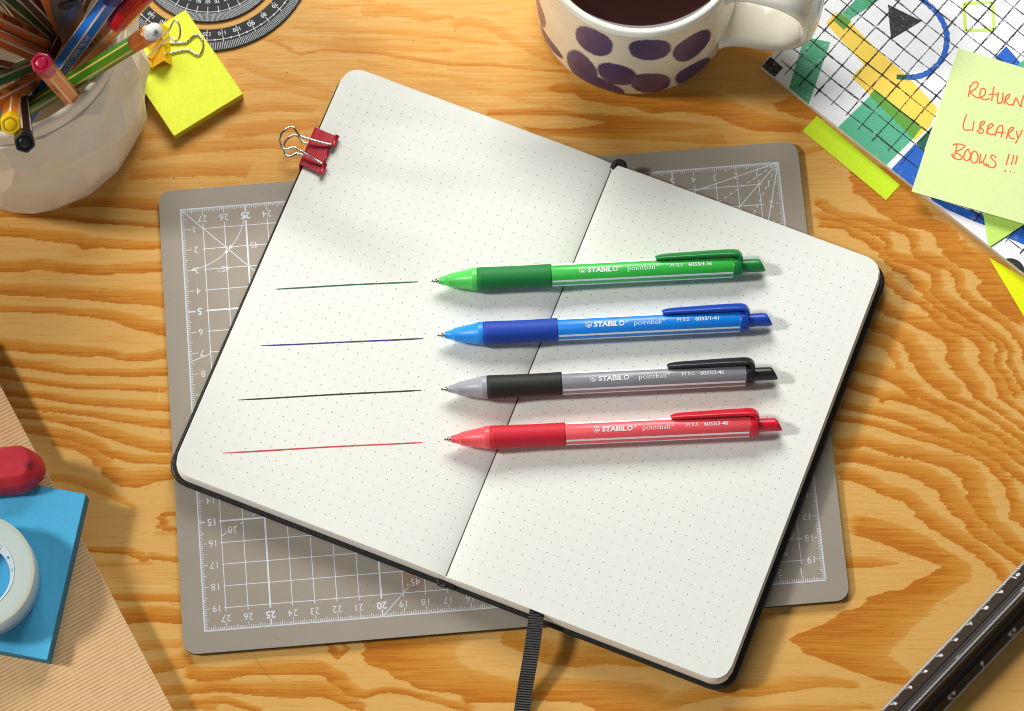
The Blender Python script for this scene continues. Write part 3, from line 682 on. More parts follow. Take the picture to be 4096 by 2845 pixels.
    rot([(.44, 13.74), (.505, 13.76), (.515, 13.80), (.51, 14.08), (.49, 14.12), (.30, 14.13)], mc, 'collar')
    # push button with its slanted end
    b = MB(); n = 40; vs = []
    for q, (x, s_) in enumerate(((13.9, .97), (14.2, .97), (14.94, .97), (15.05, .95), (15.09, .88))):
        for i in range(n):
            th = 2 * PI * i / n; yy = .315 * s_ * math.cos(th); zz = .315 * s_ * math.sin(th)
            sl = 0 if q < 2 else (-(yy + zz * .2) * .46 - .02) * (1 if q > 1 else 0); vs.append(((x + sl) * k, yy, R + zz))
    fs = [(q * n + i, q * n + (i + 1) % n, (q + 1) * n + (i + 1) % n, (q + 1) * n + i) for q in range(4) for i in range(n)]
    b.add(vs, fs, 0, True); b.f.append(tuple(range(4 * n, 5 * n))); b.m.append(0); b.sm.append(False)
    b.build('push_button', mc, pen)
    # clip: an arm rising from the collar and running back along the far side of the barrel
    pa = math.radians(-47); up = Vector((0, -math.sin(pa), math.cos(pa))); sd = Vector((0, -math.cos(pa), -math.sin(pa)))
    path = [(14.05, .30, .26), (14.07, .50, .25), (14.00, .62, .24), (13.87, .68, .235), (13.64, .705, .225), (13.2, .71, .215), (12.4, .70, .205), (11.6, .68, .195), (10.8, .665, .18), (10.45, .64, .155), (10.28, .61, .11), (10.24, .60, .05)]
    sm = smoothpath(path, 5); b = MB(); ns = 14; vs = []
    for i, (x, rad, hw) in enumerate(sm):
        j0 = np.array(sm[max(i - 1, 0)]); j1 = np.array(sm[min(i + 1, len(sm) - 1)]); tx, tr_ = (j1 - j0)[:2]; L_ = math.hypot(tx, tr_); nxx, nrr = -tr_ / L_, tx / L_
        if x < 14.0 and nrr > 0: nxx, nrr = -nxx, -nrr
        th_ = .095 if i > 6 else .115
        for q in range(ns):
            a_ = 2 * PI * q / ns; ca = math.copysign(abs(math.cos(a_)) ** .6, math.cos(a_)); sa = math.copysign(abs(math.sin(a_)) ** .6, math.sin(a_))
            o_ = Vector((0, 0, R)) + up * (rad + nrr * th_ * sa * -1) + sd * (hw * 1.25 * ca); vs.append((( x + nxx * th_ * sa * -1) * k, o_.y, o_.z))
    fs = [(i * ns + q, (i + 1) * ns + q, (i + 1) * ns + (q + 1) % ns, i * ns + (q + 1) % ns) for i in range(len(sm) - 1) for q in range(ns)]
    b.add(vs, fs, 0, True); b.f.append(tuple(range(ns))); b.m.append(0); b.sm.append(False); b.f.append(tuple(reversed(range((len(sm) - 1) * ns, len(sm) * ns)))); b.m.append(0); b.sm.append(False)
    b.build('clip', mc, pen)
    return pen
ballpoint((1722.8, 1125.6), (3062, 1060), (82, 204, 88), (48, 182, 64), (0, 122, 50), 'green', '6033/4-36', 'green retractable ballpoint pen, topmost of the four on the notebook')
ballpoint((1746, 1342.4), (3090, 1277), (28, 146, 242), (4, 126, 224), (10, 64, 172), 'blue', '6033/1-41', 'blue retractable ballpoint pen lying between the green and the grey one')
ballpoint((1760.4, 1558), (3112, 1493), (158, 160, 168), (128, 131, 137), (27, 27, 27), 'grey', '6033/2-46', 'grey retractable ballpoint pen with black grip and black clip')
ballpoint((1771.6, 1758.6), (3129, 1697), (246, 84, 90), (236, 84, 92), (206, 18, 44), 'red', '6033/3-40', 'red retractable ballpoint pen, lowest of the four on the notebook')
# ------------------------------------------------------------------ binder clips
wire = simple('nickel_wire', (.74, .71, .66), .14, .03, 200, metal=1)
def local_path(pts, o, k, loc, sub=7):
    return [local(at(o[0] + x * k, o[1] + y * k, z), loc, 0) for x, y, z in smoothpath(pts, sub)]
# red one, clamped on the left edge of the notebook
RED = simple('red_enamel', (176, 20, 38), .34, .04, 300, .1, coat=.15)
CL = tuple(at(1229, 584, 1.5)); CL = (CL[0], CL[1], .45)
clip = thing('binder_clip', 'red binder clip clamped on the left edge of the notebook pages', 'binder clip', CL)
o_, k_ = (1080, 460), 1 / 6.1375
sp0, sp1 = np.array(at(1080 + 1106 * k_, 460 + 312 * k_, 1.55)), np.array(at(1080 + 722 * k_, 460 + 1218 * k_, 1.55))
jw0, jw1 = np.array(at(1080 + 1650 * k_, 460 + 530 * k_, 1.66)), np.array(at(1080 + 1262 * k_, 460 + 1438 * k_, 1.66))
b = MB()
def lo(p): return local(p, CL, 0)
def slab(b, A, B, C, D, th, m=0):
    """plate through four points (in order) with thickness th along its normal"""
    A, B, C, D = [Vector(lo(p)) for p in (A, B, C, D)]; nn = (B - A).cross(D - A).normalized() * th / 2
    vs = [p + nn for p in (A, B, C, D)] + [p - nn for p in (A, B, C, D)]
    b.add(vs, [(0, 1, 2, 3), (7, 6, 5, 4), (0, 4, 5, 1), (1, 5, 6, 2), (2, 6, 7, 3), (3, 7, 4, 0)], m)
mid = lambda p, q, f: p + (q - p) * f
# top plate in strips so that it sags a little between spine and jaws
prof = [(0, 0), (.08, .035), (.25, .02), (.5, -.01), (.75, -.015), (.93, .0)]
up_ = np.array([0, 0, 1.0])
for (f0, h0), (f1, h1) in zip(prof, prof[1:]):
    slab(b, mid(sp0, jw0, f0) + up_ * h0, mid(sp0, jw0, f1) + up_ * h1, mid(sp1, jw1, f1) + up_ * h1, mid(sp1, jw1, f0) + up_ * h0, .05)
# spine
dn = np.array([-.05, .0, -1.16])
slab(b, sp0, sp1, sp1 + dn, sp0 + dn, .05)
# lower plate under the cover
lj0, lj1 = jw0 * 1.0, jw1 * 1.0; lj0[2] = .48; lj1[2] = .48
sl0 = sp0 + dn; sl1 = sp1 + dn; sl0[2] = .42; sl1[2] = .42
# rolled jaws
for f0, f1, r in ((-.015, .27, .105), (.75, 1.02, .105)):
    pa, pb = mid(jw0, jw1, f0), mid(jw0, jw1, f1); b.tube([lo(pa + up_ * .04), lo(mid(pa, pb, .5) + up_ * .045), lo(pb + up_ * .04)], r, 12)
pa, pb = mid(jw0, jw1, .36), mid(jw0, jw1, .70); back = (sp0 - jw0) / np.linalg.norm(sp0 - jw0)
b.tube([lo(pa + back * .12 + up_ * .0), lo(pb + back * .12 + up_ * .0)], .06, 8)
b.build('clip_body', RED, clip)
up_pts = [(1510, 735, 1.78), (1300, 690, 1.80), (1000, 605, 1.86), (800, 545, 1.9), (715, 500, 1.92), (650, 410, 1.94), (580, 320, 1.96), (510, 298, 1.96), (400, 345, 1.97), (290, 450, 1.97), (240, 570, 1.97), (250, 690, 1.97), (300, 800, 1.97), (370, 850, 1.96), (450, 835, 1.95), (540, 800, 1.93), (620, 805, 1.92), (720, 870, 1.9), (900, 975, 1.86), (1100, 1095, 1.8), (1280, 1200, 1.78)]
b = MB(); b.tube(local_path(up_pts, o_, k_, CL, 5), .058, 10); b.build('wire_handle', wire, clip)
dn_pts = [(1300, 770, .62), (1050, 735, .62), (940, 705, .62), (840, 685, .62), (770, 640, .62), (700, 540, .62), (630, 492, .62), (540, 510, .62), (430, 590, .62), (345, 720, .62), (335, 850, .62), (370, 960, .62), (430, 1020, .62), (520, 1010, .62), (640, 950, .62), (710, 960, .62), (810, 1000, .62), (1000, 1100, .62), (1150, 1180, .62)]
b = MB(); b.tube(local_path(dn_pts, o_, k_, CL, 5), .058, 10); b.build('wire_handle', wire, clip)

# ------------------------------------------------------------------ yellow sticky pad with the yellow clip on it
def pad_mat(name, c, side, per=9000):
    t = NT(name); v = t.coord(); f = t.noise(v, 700, 4, .65); c0 = lin(c)
    t.l(t.ramp(f, [(.3, tuple(x * .94 for x in c0[:3]) + (1,)), (.7, tuple(min(1, x * 1.05) for x in c0[:3]) + (1,))]), t.b.inputs['Base Color'])
    t.set(Roughness=.8); t.b.inputs['Specular IOR Level'].default_value = .2; t.bump(t.noise(v, 1500, 3, .6), .2, .0002); top = t.m
    t = NT(name + '_sheets'); wv = t.noise(t.coord(scale=(6, 6, 2600)), 1.0, 2, .6); c1 = lin(side)
    t.l(t.ramp(wv, [(.35, tuple(x * .75 for x in c1[:3]) + (1,)), (.65, c1)]), t.b.inputs['Base Color']); t.set(Roughness=.8); return [top, t.m]
Aq, Bq, Cq = at(742, 39, .62), at(971, 373.7, .62), at(696, 541, .62)
YL = (0.25 * (Aq[0] + Cq[0]) * 2, 0.25 * (Aq[1] + Cq[1]) * 2, 0); YR = math.atan2(Aq[1] - Bq[1], Aq[0] - Bq[0])
wA, wB, wC = local(Aq, YL, YR), local(Bq, YL, YR), local(Cq, YL, YR)
ypm = pad_mat('lime_yellow_paper', (236, 246, 76), (222, 206, 46))
yp = thing('sticky_note_pad', 'small lime-yellow sticky note pad beside the pencil cup', 'sticky notes', YL, YR)
hx, hy = (wA[0] - wB[0]) / 2, abs(wB[1] - wC[1]) / 2
b = MB(); b.box(-hx, hx, -hy, hy, 0, .52, 1); b.box(-hx, hx, -hy, hy, .5205, .555, 1); b.box(-hx - .02, hx - .02, -hy + .01, hy + .01, .5555, .615, 1)
b.flat([(-hx - .02, -hy + .01), (hx - .02, -hy + .01), (hx - .02, hy + .01), (-hx - .02, hy + .01)], .6165, 0); b.build('sheets', ypm, yp)
YEL = simple('yellow_enamel', (236, 182, 10), .22, .04, 300, coat=.4)
k_ = 1 / 3.586; o_ = (500, 0)
def z2(x, y, z): return np.array(at(500 + x * k_, y * k_, z))
CY = z2(520, 760, .62); CY = (CY[0], CY[1], .62)
yc = thing('binder_clip', 'yellow binder clip lying on the lime-yellow sticky note pad', 'binder clip', CY)
def lo(p): return local(p, CY, 0)
P1, P2, P3 = z2(385, 985, .74), z2(556, 872, 1.44), z2(674, 936, .66)
bk = z2(640, 590, .66) - z2(674, 936, .66); bk = bk / np.linalg.norm(bk) * 1.9; bk[2] = 0
b = MB()
q = [P1, mid(P1, P2, .5) + up_ * .02, mid(P1, P2, .86) + up_ * .02, P2 + np.array([.03, 0, .03]), mid(P2, P3, .25) + np.array([.0, .0, .0]), mid(P2, P3, .75) + np.array([-.0, 0, -.05]), P3, mid(P3, P1, .5), P1 + np.array([.03, -.02, -.1])]
for a_, c_ in zip(q, q[1:]): slab(b, a_, a_ + bk, c_ + bk, c_, .045)
b.tube([lo(P1 + np.array([-.05, .0, .07])), lo(P1 + np.array([-.05, 0, .07]) + bk * .27)], .115, 12, caps=False)
b.tube([lo(P1 + np.array([-.05, .0, .07]) + bk * .74), lo(P1 + np.array([-.05, 0, .07]) + bk)], .115, 12)
b.tube([lo(P1 + np.array([.06, -.06, -.03])), lo(P1 + np.array([.06, -.06, -.03]) + bk * .27)], .10, 12, caps=False)
b.tube([lo(P1 + np.array([-.05, 0.0, .07]) + bk * .001), lo(P1 + np.array([-.05, 0.0, .07]) + bk * .003)], .085, 12)
b.build('clip_body', YEL, yc)
hp = [(300, 860, 1.0), (330, 812, 1.02), (420, 730, 1.25), (530, 630, 1.5), (620, 548, 1.68), (665, 545, 1.72), (720, 592, 1.76), (765, 570, 1.84), (790, 490, 1.94), (788, 410, 2.0), (755, 320, 2.02), (712, 298, 2.02), (675, 340, 1.96), (640, 420, 1.85), (590, 478, 1.72), (500, 540, 1.5), (380, 620, 1.2)]
b = MB(); b.tube(local_path(hp, o_, k_, CY, 5), .052, 10); b.build('wire_handle', wire, yc)
hp = [(560, 615, .70), (700, 615, .70), (820, 612, .70), (890, 600, .70), (950, 550, .70), (1000, 505, .70), (1050, 498, .70), (1100, 550, .70), (1125, 640, .70), (1110, 730, .70), (1070, 780, .70), (1010, 775, .70), (950, 735, .70), (900, 712, .70), (800, 725, .70), (660, 760, .70), (560, 785, .70)]
b = MB(); b.tube(local_path(hp, o_, k_, CY, 5), .052, 10); b.build('wire_handle', wire, yc)

# ------------------------------------------------------------------ protractor
PL, PRT = (-14.47, 19.98, 0), math.radians(-90)
black_pl = simple('black_plastic', (30, 30, 29), .5, .08, 400, .05, spec=.3)
pt = thing('protractor', 'black half-round protractor with white degree scales at the top edge of the table', 'protractor', PL, PRT)
TH = .11
def sector(b, r0, r1, a0, a1, z0, z1, m=0, n=120):
    vs = []; 
    for i in range(n + 1):
        t_ = math.radians(a0 + (a1 - a0) * i / n); c, s_ = math.cos(t_), math.sin(t_)
        vs += [(r0 * c, r0 * s_, z0), (r1 * c, r1 * s_, z0), (r1 * c, r1 * s_, z1), (r0 * c, r0 * s_, z1)]
    fs = []
    for i in range(n):
        for j in range(4): fs.append((i * 4 + j, (i + 1) * 4 + j, (i + 1) * 4 + (j + 1) % 4, i * 4 + (j + 1) % 4))
    fs += [(3, 2, 1, 0), tuple(n * 4 + j for j in range(4))]
    b.add(vs, fs, m)
b = MB(); a0, a1 = -60, 120      # baseline turned so that 120 points straight down the picture
sector(b, .0, 3.53, a0, a1, 0, TH); sector(b, 3.90, 5.0, a0, a1, 0, TH); sector(b, 3.53, 3.90, a0, a0 + 6, .001, TH - .001); sector(b, 3.53, 3.90, a1 - 6, a1, .001, TH - .001)
b.build('scale_plate', black_pl, pt)
b = MB(); zt = TH + .0015
def pol(r, d): return (r * math.cos(math.radians(d)), r * math.sin(math.radians(d)))
for i in range(0, 181):
    d = 120 - i
    b.line([pol(4.95, d), pol(4.58, d)], .019, zt)
    b.line([pol(3.49, d), pol(3.09, d)], .016, zt)
    if i % 10 == 0:
        b.line([pol(4.6, d), pol(4.28, d)], .03, zt + .0003); b.line([pol(4.02, d), pol(3.93, d)], .03, zt + .0003)
        b.line([pol(3.1, d), pol(2.75, d)], .03, zt + .0003)
        b.text(str(i), *pol(4.15, d), .26 if i == 90 else .20, math.radians(d - 90), .008, zt + .0003)
        if 10 < 180 - i < 170: b.text(str(180 - i), *pol(2.5, d), .18, math.radians(d - 90), .006, zt + .0003)
        b.flat([(pol(4.448, d + 5)[0] + .045 * math.cos(q * PI / 6), pol(4.448, d + 5)[1] + .045 * math.sin(q * PI / 6)) for q in range(12)], zt + .0005)
for r in (4.448, 3.015): b.line([pol(r, a0 + 180 * i / 160) for i in range(161)], .028, zt + .0002)
b.build('degree_print', white_print, pt)

# ------------------------------------------------------------------ mug of dark tea
ML = (5.80, 17.35, 0); MR_ = 4.72
spots = []
def on_mug(u, v):
    p = at(u, v, 0); d = p - CAMP; ox, oy = CAMP[0] - ML[0], CAMP[1] - ML[1]
    a_ = d[0] ** 2 + d[1] ** 2; b_ = 2 * (ox * d[0] + oy * d[1]); c_ = ox * ox + oy * oy - MR_ ** 2; t_ = (-b_ - math.sqrt(max(0, b_ * b_ - 4 * a_ * c_))) / (2 * a_)
    q = CAMP + d * t_; return np.array([math.atan2(q[1] - ML[1], q[0] - ML[0]) * MR_, q[2]])
A_ = .5639
for cx, cy, ra, rb, tl in ((577, 296, 153, 86, 24), (980, 355, 158, 76, -7), (1285, 328, 168, 70, -42), (490, 482, 145, 82, 48), (742, 530, 148, 76, 10), (985, 596, 150, 78, -7), (1306, 520, 158, 66, -40), (650, 622, 165, 52, 22)):
    c, s_ = math.cos(math.radians(tl)), math.sin(math.radians(tl)); f_ = lambda x, y: on_mug(2048 + x * A_, y * A_)
    m0 = f_(cx, cy); m1 = f_(cx + ra * c * .8, cy + ra * s_ * .8) - m0; m2 = f_(cx - rb * s_ * .8, cy + rb * c * .8) - m0
    spots.append((m0, np.linalg.inv(np.stack([m1, m2], 1) / .8)))
for th, z, a_, b_, tl in ((-172, 5.2, .95, 1.5, .2), (-163, 2.6, .8, 1.3, -.2), (168, 6.0, 1.3, .8, .3), (150, 3.5, 1.2, .7, -.4), (128, 5.8, 1.3, .7, .2), (108, 3.0, 1.3, .8, .4), (88, 5.6, 1.2, .7, -.3), (62, 3.4, 1.2, .8, .3), (40, 5.8, 1.1, .7, 0), (-150, 1.2, 1.2, .6, .3), (20, 2.0, 1.1, .7, .2)):
    c, s_ = math.cos(tl), math.sin(tl); spots.append((np.array([math.radians(th) * MR_, z]), np.linalg.inv(np.array([[a_ * c, -b_ * s_], [a_ * s_, b_ * c]]))))
mug = thing('mug', 'cream ceramic mug of dark tea with blue-purple painted spots', 'mug', ML)
t = NT('glazed_stoneware'); at3 = t.n('Attribute', attribute_name='spot'); v = t.coord(); e1 = t.noise(v, 420, 3, .7); e2 = t.noise(t.coord(scale=(1, 1, .45)), 1200, 2, .6); blt = t.noise(v, 70, 4, .6)
q_ = t.math('ADD', at3.outputs['Fac'], t.math('ADD', t.math('MULTIPLY', t.math('SUBTRACT', e1, .5), .16), t.math('MULTIPLY', t.math('SUBTRACT', e2, .5), .12)))
msk = t.math('MULTIPLY_ADD', t.math('SUBTRACT', q_, .05), 9.0, .5, clamp=True); soft = t.math('MULTIPLY_ADD', q_, 2.2, .35, clamp=True)
glz = t.ramp(blt, [(.3, lin((232, 218, 194))), (.6, lin((240, 230, 210))), (.8, lin((238, 234, 222)))])
ink = t.ramp(t.math('ADD', t.math('MULTIPLY', blt, .9), t.math('MULTIPLY', at3.outputs['Fac'], .22)), [(.3, lin((54, 58, 128))), (.55, lin((34, 40, 104))), (.8, lin((26, 31, 86)))])
t.l(t.mix(msk, glz, ink), t.b.inputs['Base Color']); t.set(Roughness=.3); t.b.inputs['Coat Weight'].default_value = .2; t.b.inputs['Coat Roughness'].default_value = .05
t.bump(t.noise(v, 45, 2, .5), .15, .001); stone = t.m
t = NT('celadon_glaze'); v = t.coord(); f = t.noise(v, 55, 3, .6); t.l(t.ramp(f, [(.3, lin((226, 224, 204))), (.7, lin((240, 240, 230)))]), t.b.inputs['Base Color']); t.set(Roughness=.16); t.b.inputs['Coat Weight'].default_value = .5; t.b.inputs['Coat Roughness'].default_value = .03; celadon = t.m
prof = [(4.0, .0), (4.30, .02), (4.50, .10), (4.60, .25), (4.66, .5)] + [(4.66 + .07 * math.sin(min(1, (z - .5) / 3) * PI / 2), z) for z in np.linspace(.6, 7.55, 70)]
b = MB(); n = 320; b.lathe(prof, n, 0, True, (True, False))
vals = []
for p in b.v:
    th = math.atan2(p[1], p[0]) * MR_; best = -1.0
    for c_, Mi in spots:
        dx_ = th - c_[0]; dx_ = (dx_ + PI * MR_) % (2 * PI * MR_) - PI * MR_
        qx = Mi[0, 0] * dx_ + Mi[0, 1] * (p[2] - c_[1]); qy = Mi[1, 0] * dx_ + Mi[1, 1] * (p[2] - c_[1]); r = (abs(qx) ** 2.3 + abs(qy) ** 2.3) ** (1 / 2.3); best = max(best, 1 - r)
    vals.append(best)
b.build('mug_body', stone, mug, {'spot': vals})
b = MB(); b.lathe([(4.73, 7.55), (4.755, 7.7), (4.74, 7.86), (4.67, 7.97), (4.56, 8.02), (4.45, 7.98), (4.37, 7.88), (4.32, 7.72), (4.29, 7.4), (4.26, 6.8), (4.2, 2), (4.0, .6)], 160, 0, True, (False, False)); b.build('rim', celadon, mug)
t = NT('black_tea'); t.b.inputs['Base Color'].default_value = (.022, .007, .006, 1); t.set(Roughness=.04, IOR=1.33); v = t.coord(); t.bump(t.noise(v, 25, 2, .5), .03, .001)
b = MB(); b.lathe([(4.27, 6.98), (4.2, 6.95), (3.0, 6.95), (.01, 6.95)], 120, 0, True, (False, True)); b.build('tea', t.m, mug)
# strap handle
hd = math.radians(-15); hp = [(4.45, 7.15), (5.3, 7.35), (6.6, 7.25), (7.5, 6.85), (8.1, 6.05), (8.35, 4.9), (8.15, 3.7), (7.5, 2.75), (6.6, 2.2), (5.4, 1.95), (4.5, 1.75)]
hs = smoothpath(hp, 6); b = MB(); ns = 24; vs = []
for i, (x, z) in enumerate(hs):
    p0, p1 = np.array(hs[max(i - 1, 0)]), np.array(hs[min(i + 1, len(hs) - 1)]); tx, tz = (p1 - p0) / np.linalg.norm(p1 - p0); nx_, nz_ = -tz, tx
    f = i / (len(hs) - 1); flare = 1 + .25 * math.exp(-f / .06) + .25 * math.exp(-(1 - f) / .06)
    for q in range(ns):
        a_ = 2 * PI * q / ns; ca = math.copysign(abs(math.cos(a_)) ** .7, math.cos(a_)) * 1.46 * flare; sa = math.copysign(abs(math.sin(a_)) ** .8, math.sin(a_)) * .40 * flare
        X_, Y_, Z_ = x + nx_ * sa, ca, z + nz_ * sa; c, s_ = math.cos(hd), math.sin(hd); vs.append((X_ * c - Y_ * s_, X_ * s_ + Y_ * c, Z_))
b.add(vs, [(i * ns + q, i * ns + (q + 1) % ns, (i + 1) * ns + (q + 1) % ns, (i + 1) * ns + q) for i in range(len(hs) - 1) for q in range(ns)], 0, True); b.build('handle', celadon, mug)

# ------------------------------------------------------------------ patterned booklet with sticky notes
BA = math.radians(-40.6); BL = tuple(at(3046, 265, .42)[:2]) + (0.0,)
bk_t = thing('patterned_booklet', 'white booklet with chalky black grid and coloured shapes printed on its cover', 'booklet', BL, BA)
def bl(p): return local(p, BL, BA)
def bp(pts, z, o=(3072, 0), k=A_): return [bl(at(o[0] + x * k, o[1] + y * k, .42))[:2] + (z,) for x, y in pts]
t = NT('white_card'); v = t.coord(); f = t.noise(v, 500, 4, .6); t.l(t.ramp(f, [(.3, lin((236, 238, 242))), (.7, lin((243, 245, 248)))]), t.b.inputs['Base Color']); t.set(Roughness=.6); t.bump(f, .06, .0002); card = t.m
inks = {'teal': (84, 178, 140), 'green': (74, 166, 122), 'yellow': (248, 212, 84), 'olive': (92, 156, 52), 'dark': (12, 92, 66), 'blue': (22, 96, 196), 'black': (38, 37, 35), 'lime': (200, 230, 100), 'grid': (34, 33, 32)}
amt = {'teal': .30, 'green': .33, 'yellow': .27, 'olive': .28, 'dark': .30, 'blue': .31, 'black': .32, 'lime': .20, 'grid': .43}
im = [card, simple('card_edge', (214, 212, 206), .7)] + [chalk('print_' + n_, c_, amt[n_], 3000) for n_, c_ in inks.items()]; ii = {n_: i + 2 for i, n_ in enumerate(inks)}
b = MB(); b.box(0, 21.0, 0, 14.8, 0.02, .36, 1); b.box(-.02, 21.03, -.03, 14.83, .365, .42, 1); b.flat([(-.02, -.03), (21.03, -.03), (21.03, 14.83), (-.02, 14.83)], .4215, 0)
Z0 = .4225
def clip_poly(P, ax, lim, sg):
    out = []
    for i in range(len(P)):
        a_, c_ = P[i - 1], P[i]; ia, ic = (a_[ax] - lim) * sg >= 0, (c_[ax] - lim) * sg >= 0
        if ia != ic: t_ = (lim - a_[ax]) / (c_[ax] - a_[ax]); out.append(tuple(a_[k] + (c_[k] - a_[k]) * t_ for k in range(3)))
        if ic: out.append(c_)
    return out
def shp(nm, pts, lvl=0, **kw):
    P = bp(pts, Z0 + lvl * .0008, **kw)
    for ax, lim, sg in ((0, -.018, 1), (0, 21.03, -1), (1, -.028, 1), (1, 14.82, -1)): P = clip_poly(P, ax, lim, sg)
    b.add(P, [tuple(range(len(P)))], ii[nm])
shp('green', [(262, 262), (443, 300), (285, 750), (215, 680), (148, 625), (200, 450)])
shp('green', [(590, 135), (540, 215), (468, 150), (560, 60), (620, 0), (700, -70), (800, -70), (790, 0)])
shp('yellow', [(480, 85), (590, 165), (760, 340), (1000, 550), (1205, 770), (1150, 900), (1040, 1000), (850, 800), (590, 545), (680, 460), (560, 330), (410, 165)], 1)
shp('olive', [(510, 92), (590, 152), (540, 215), (468, 150)], 2)
shp('teal', [(725, 680), (1030, 985), (810, 1200), (480, 920)], 3); shp('olive', [(757, 632), (1090, 905), (1030, 985), (720, 680)], 4)
shp('dark', [(1168, 895), (1105, 1075), (1050, 1015)], 4)
shp('blue', [(1045, 1018), (1112, 1080), (1200, 1200), (1018, 1335), (848, 1230)], 5)
shp('black', [(18, 403), (82, 460), (108, 482), (80, 512), (45, 549), (-47, 471)], 2)
shp('black', [(850, 32), (1092, 150), (872, 283)], 2)
shp('blue', [(1690, 328), (1790, 445), (1900, 520), (1750, 560), (1610, 412)], 2); shp('teal', [(1770, 460), (1830, 415), (2000, 420), (2000, 600)], 3)
kw = dict(o=(3150, 640), k=.6014)
shp('blue', [(930, 200), (1000, 262), (1310, 365), (1315, 437), (1200, 392), (1050, 325), (960, 268)], 2, **kw); shp('blue', [(1600, 380), (1700, 600), (1573, 565), (1460, 518)], 2, **kw)
shp('black', [(1478 + 102 * math.cos(q * PI / 20), 752 + 98 * math.sin(q * PI / 20)) for q in range(40)], 3, **kw)
def stroke(nm, pts, wd, lvl, sub=8, closed=False):
    P = bp(smoothpath(pts, sub), 0); b.line([p[:2] for p in P], [wd * (1 + .12 * math.sin(i * 1.7) + .1 * (RNG.random() - .5)) for i in range(len(P))], Z0 + lvl * .0008, ii[nm])
stroke('blue', [(1060, -30), (1110, 10), (1200, 95), (1258, 200), (1268, 300), (1240, 410), (1165, 495), (1085, 538), (985, 553)], .27, 3)
stroke('dark', [(985, 550), (940, 548), (912, 546)], .25, 4)
for p, q in (((1388, 26), (1590, 18)), ((1590, 18), (1603, 210)), ((1603, 210), (1402, 220)), ((1402, 220), (1388, 26))): stroke('lime', [p, q], .15, 7, 3)
gc = bl(at(3706, 97, .42))
for i in range(-14, 26):
    for ax in (0, 1):
        c = gc[ax] + i * (.868 if ax == 0 else .845); lim = (21 if ax == 0 else 14.8)
        if not .12 < c < lim - .1: continue
        L = (14.8 if ax == 0 else 21); pts = []; wd = []; ph = RNG.random() * 6
        s = .35 + RNG.random() * .3
        while s < L - .2:
            j = .012 * math.sin(s * 1.9 + ph) + .008 * (RNG.random() - .5); pts.append((c + j, s) if ax == 0 else (s, c + j)); wd.append(.064 + .022 * math.sin(s * 1.3 + ph * 2) + .025 * (RNG.random() - .5)); s += .08
        b.line(pts, wd, Z0 + .0065, ii['grid'])
b.build('cover', im, bk_t)
# paper strips and notes
def note_mat(name, c, tr=0.0):
    t = NT(name); v = t.coord(); f = t.noise(v, 520, 4, .65); c0 = lin(c)
    t.l(t.ramp(f, [(.3, tuple(x * .96 for x in c0[:3]) + (1,)), (.7, tuple(min(1, x * 1.03) for x in c0[:3]) + (1,))]), t.b.inputs['Base Color']); t.set(Roughness=.75); t.b.inputs['Specular IOR Level'].default_value = .2
    t.bump(f, .15, .0002); return t.m
lime = note_mat('lime_paper', (208, 240, 50)); pale = note_mat('pale_green_paper', (217, 234, 166)); bright = note_mat('bright_yellow_paper', (232, 240, 20)); limepale = note_mat('light_lime_paper', (200, 236, 112))
q = [at(3266.5, 462, .03), at(3211, 524, .03), at(3544.5, 801, .03), at(3601, 738, .03)]
TL_ = (q[1][0], q[1][1], .012); TR_ = math.atan2(q[2][1] - q[1][1], q[2][0] - q[1][0]); tb = thing('sticky_tab', 'lime paper strip sticking out from under the patterned booklet', 'sticky note', TL_, TR_)
b = MB(); wl_ = np.linalg.norm(q[2] - q[1]); b.box(0, wl_, 0, 1.9, 0, .006); 
b = MB(); vs = []; N_ = 24
for i in range(N_ + 1):
    for j in range(2):
        for zz in (0, .012): vs.append((wl_ * i / N_, -.0 + 1.02 * j, zz + .03 * (1 - j) * (.5 + .5 * math.sin(i / N_ * 4))))
fs = []
for i in range(N_):
    a_, c_ = i * 4, i * 4 + 4; fs += [(a_ + 1, c_ + 1, c_ + 3, a_ + 3), (a_, a_ + 2, c_ + 2, c_), (a_, c_, c_ + 1, a_ + 1), (a_ + 2, a_ + 3, c_ + 3, c_ + 2)]
fs += [(0, 1, 3, 2), (N_ * 4, N_ * 4 + 2, N_ * 4 + 3, N_ * 4 + 1)]; b.add(vs, fs, 0); b.build('paper', lime, tb)
def leaf(name, label, corners, mat_, lift, nx_=26, ny_=26, cat='sticky note', bulge=None):
    """a thin sheet over four corner points (photo pixel, height); lift(u, v) bends it"""
    c = [np.array(at(u, v, z)) for u, v, z in corners]; L0 = (c[0][0], c[0][1], c[0][2]); th_ = thing(name, label, cat, L0)
    def pos(f, g): return (c[0] * (1 - f) + c[1] * f) * (1 - g) + (c[3] * (1 - f) + c[2] * f) * g + np.array([0, 0, lift(f, g)])
    b = MB(); vs = []
    for zz in (0, -.012):
        for i in range(nx_ + 1):
            for j in range(ny_ + 1): p = pos(i / nx_, j / ny_); vs.append((p[0] - L0[0], p[1] - L0[1], p[2] - L0[2] + zz))
    n1 = (nx_ + 1) * (ny_ + 1); fs = []
    for i in range(nx_):
        for j in range(ny_):
            a_ = i * (ny_ + 1) + j; q_ = (a_, a_ + 1, a_ + ny_ + 2, a_ + ny_ + 1); fs += [q_, tuple(n1 + x for x in reversed(q_))]
    b.add(vs, fs, 0, True); b.build('paper', mat_, th_); return th_, pos, L0
# lowest: yellow sheet poking out from under the booklet at the right
leaf('sticky_note', 'bright yellow note sticking out from under the booklet at the right edge', [(3955, 1030, .012), (4250, 1200, .012), (4350, 1560, .012), (4110, 1290, .012)], bright, lambda f, g: .004 * math.sin(f * 5))
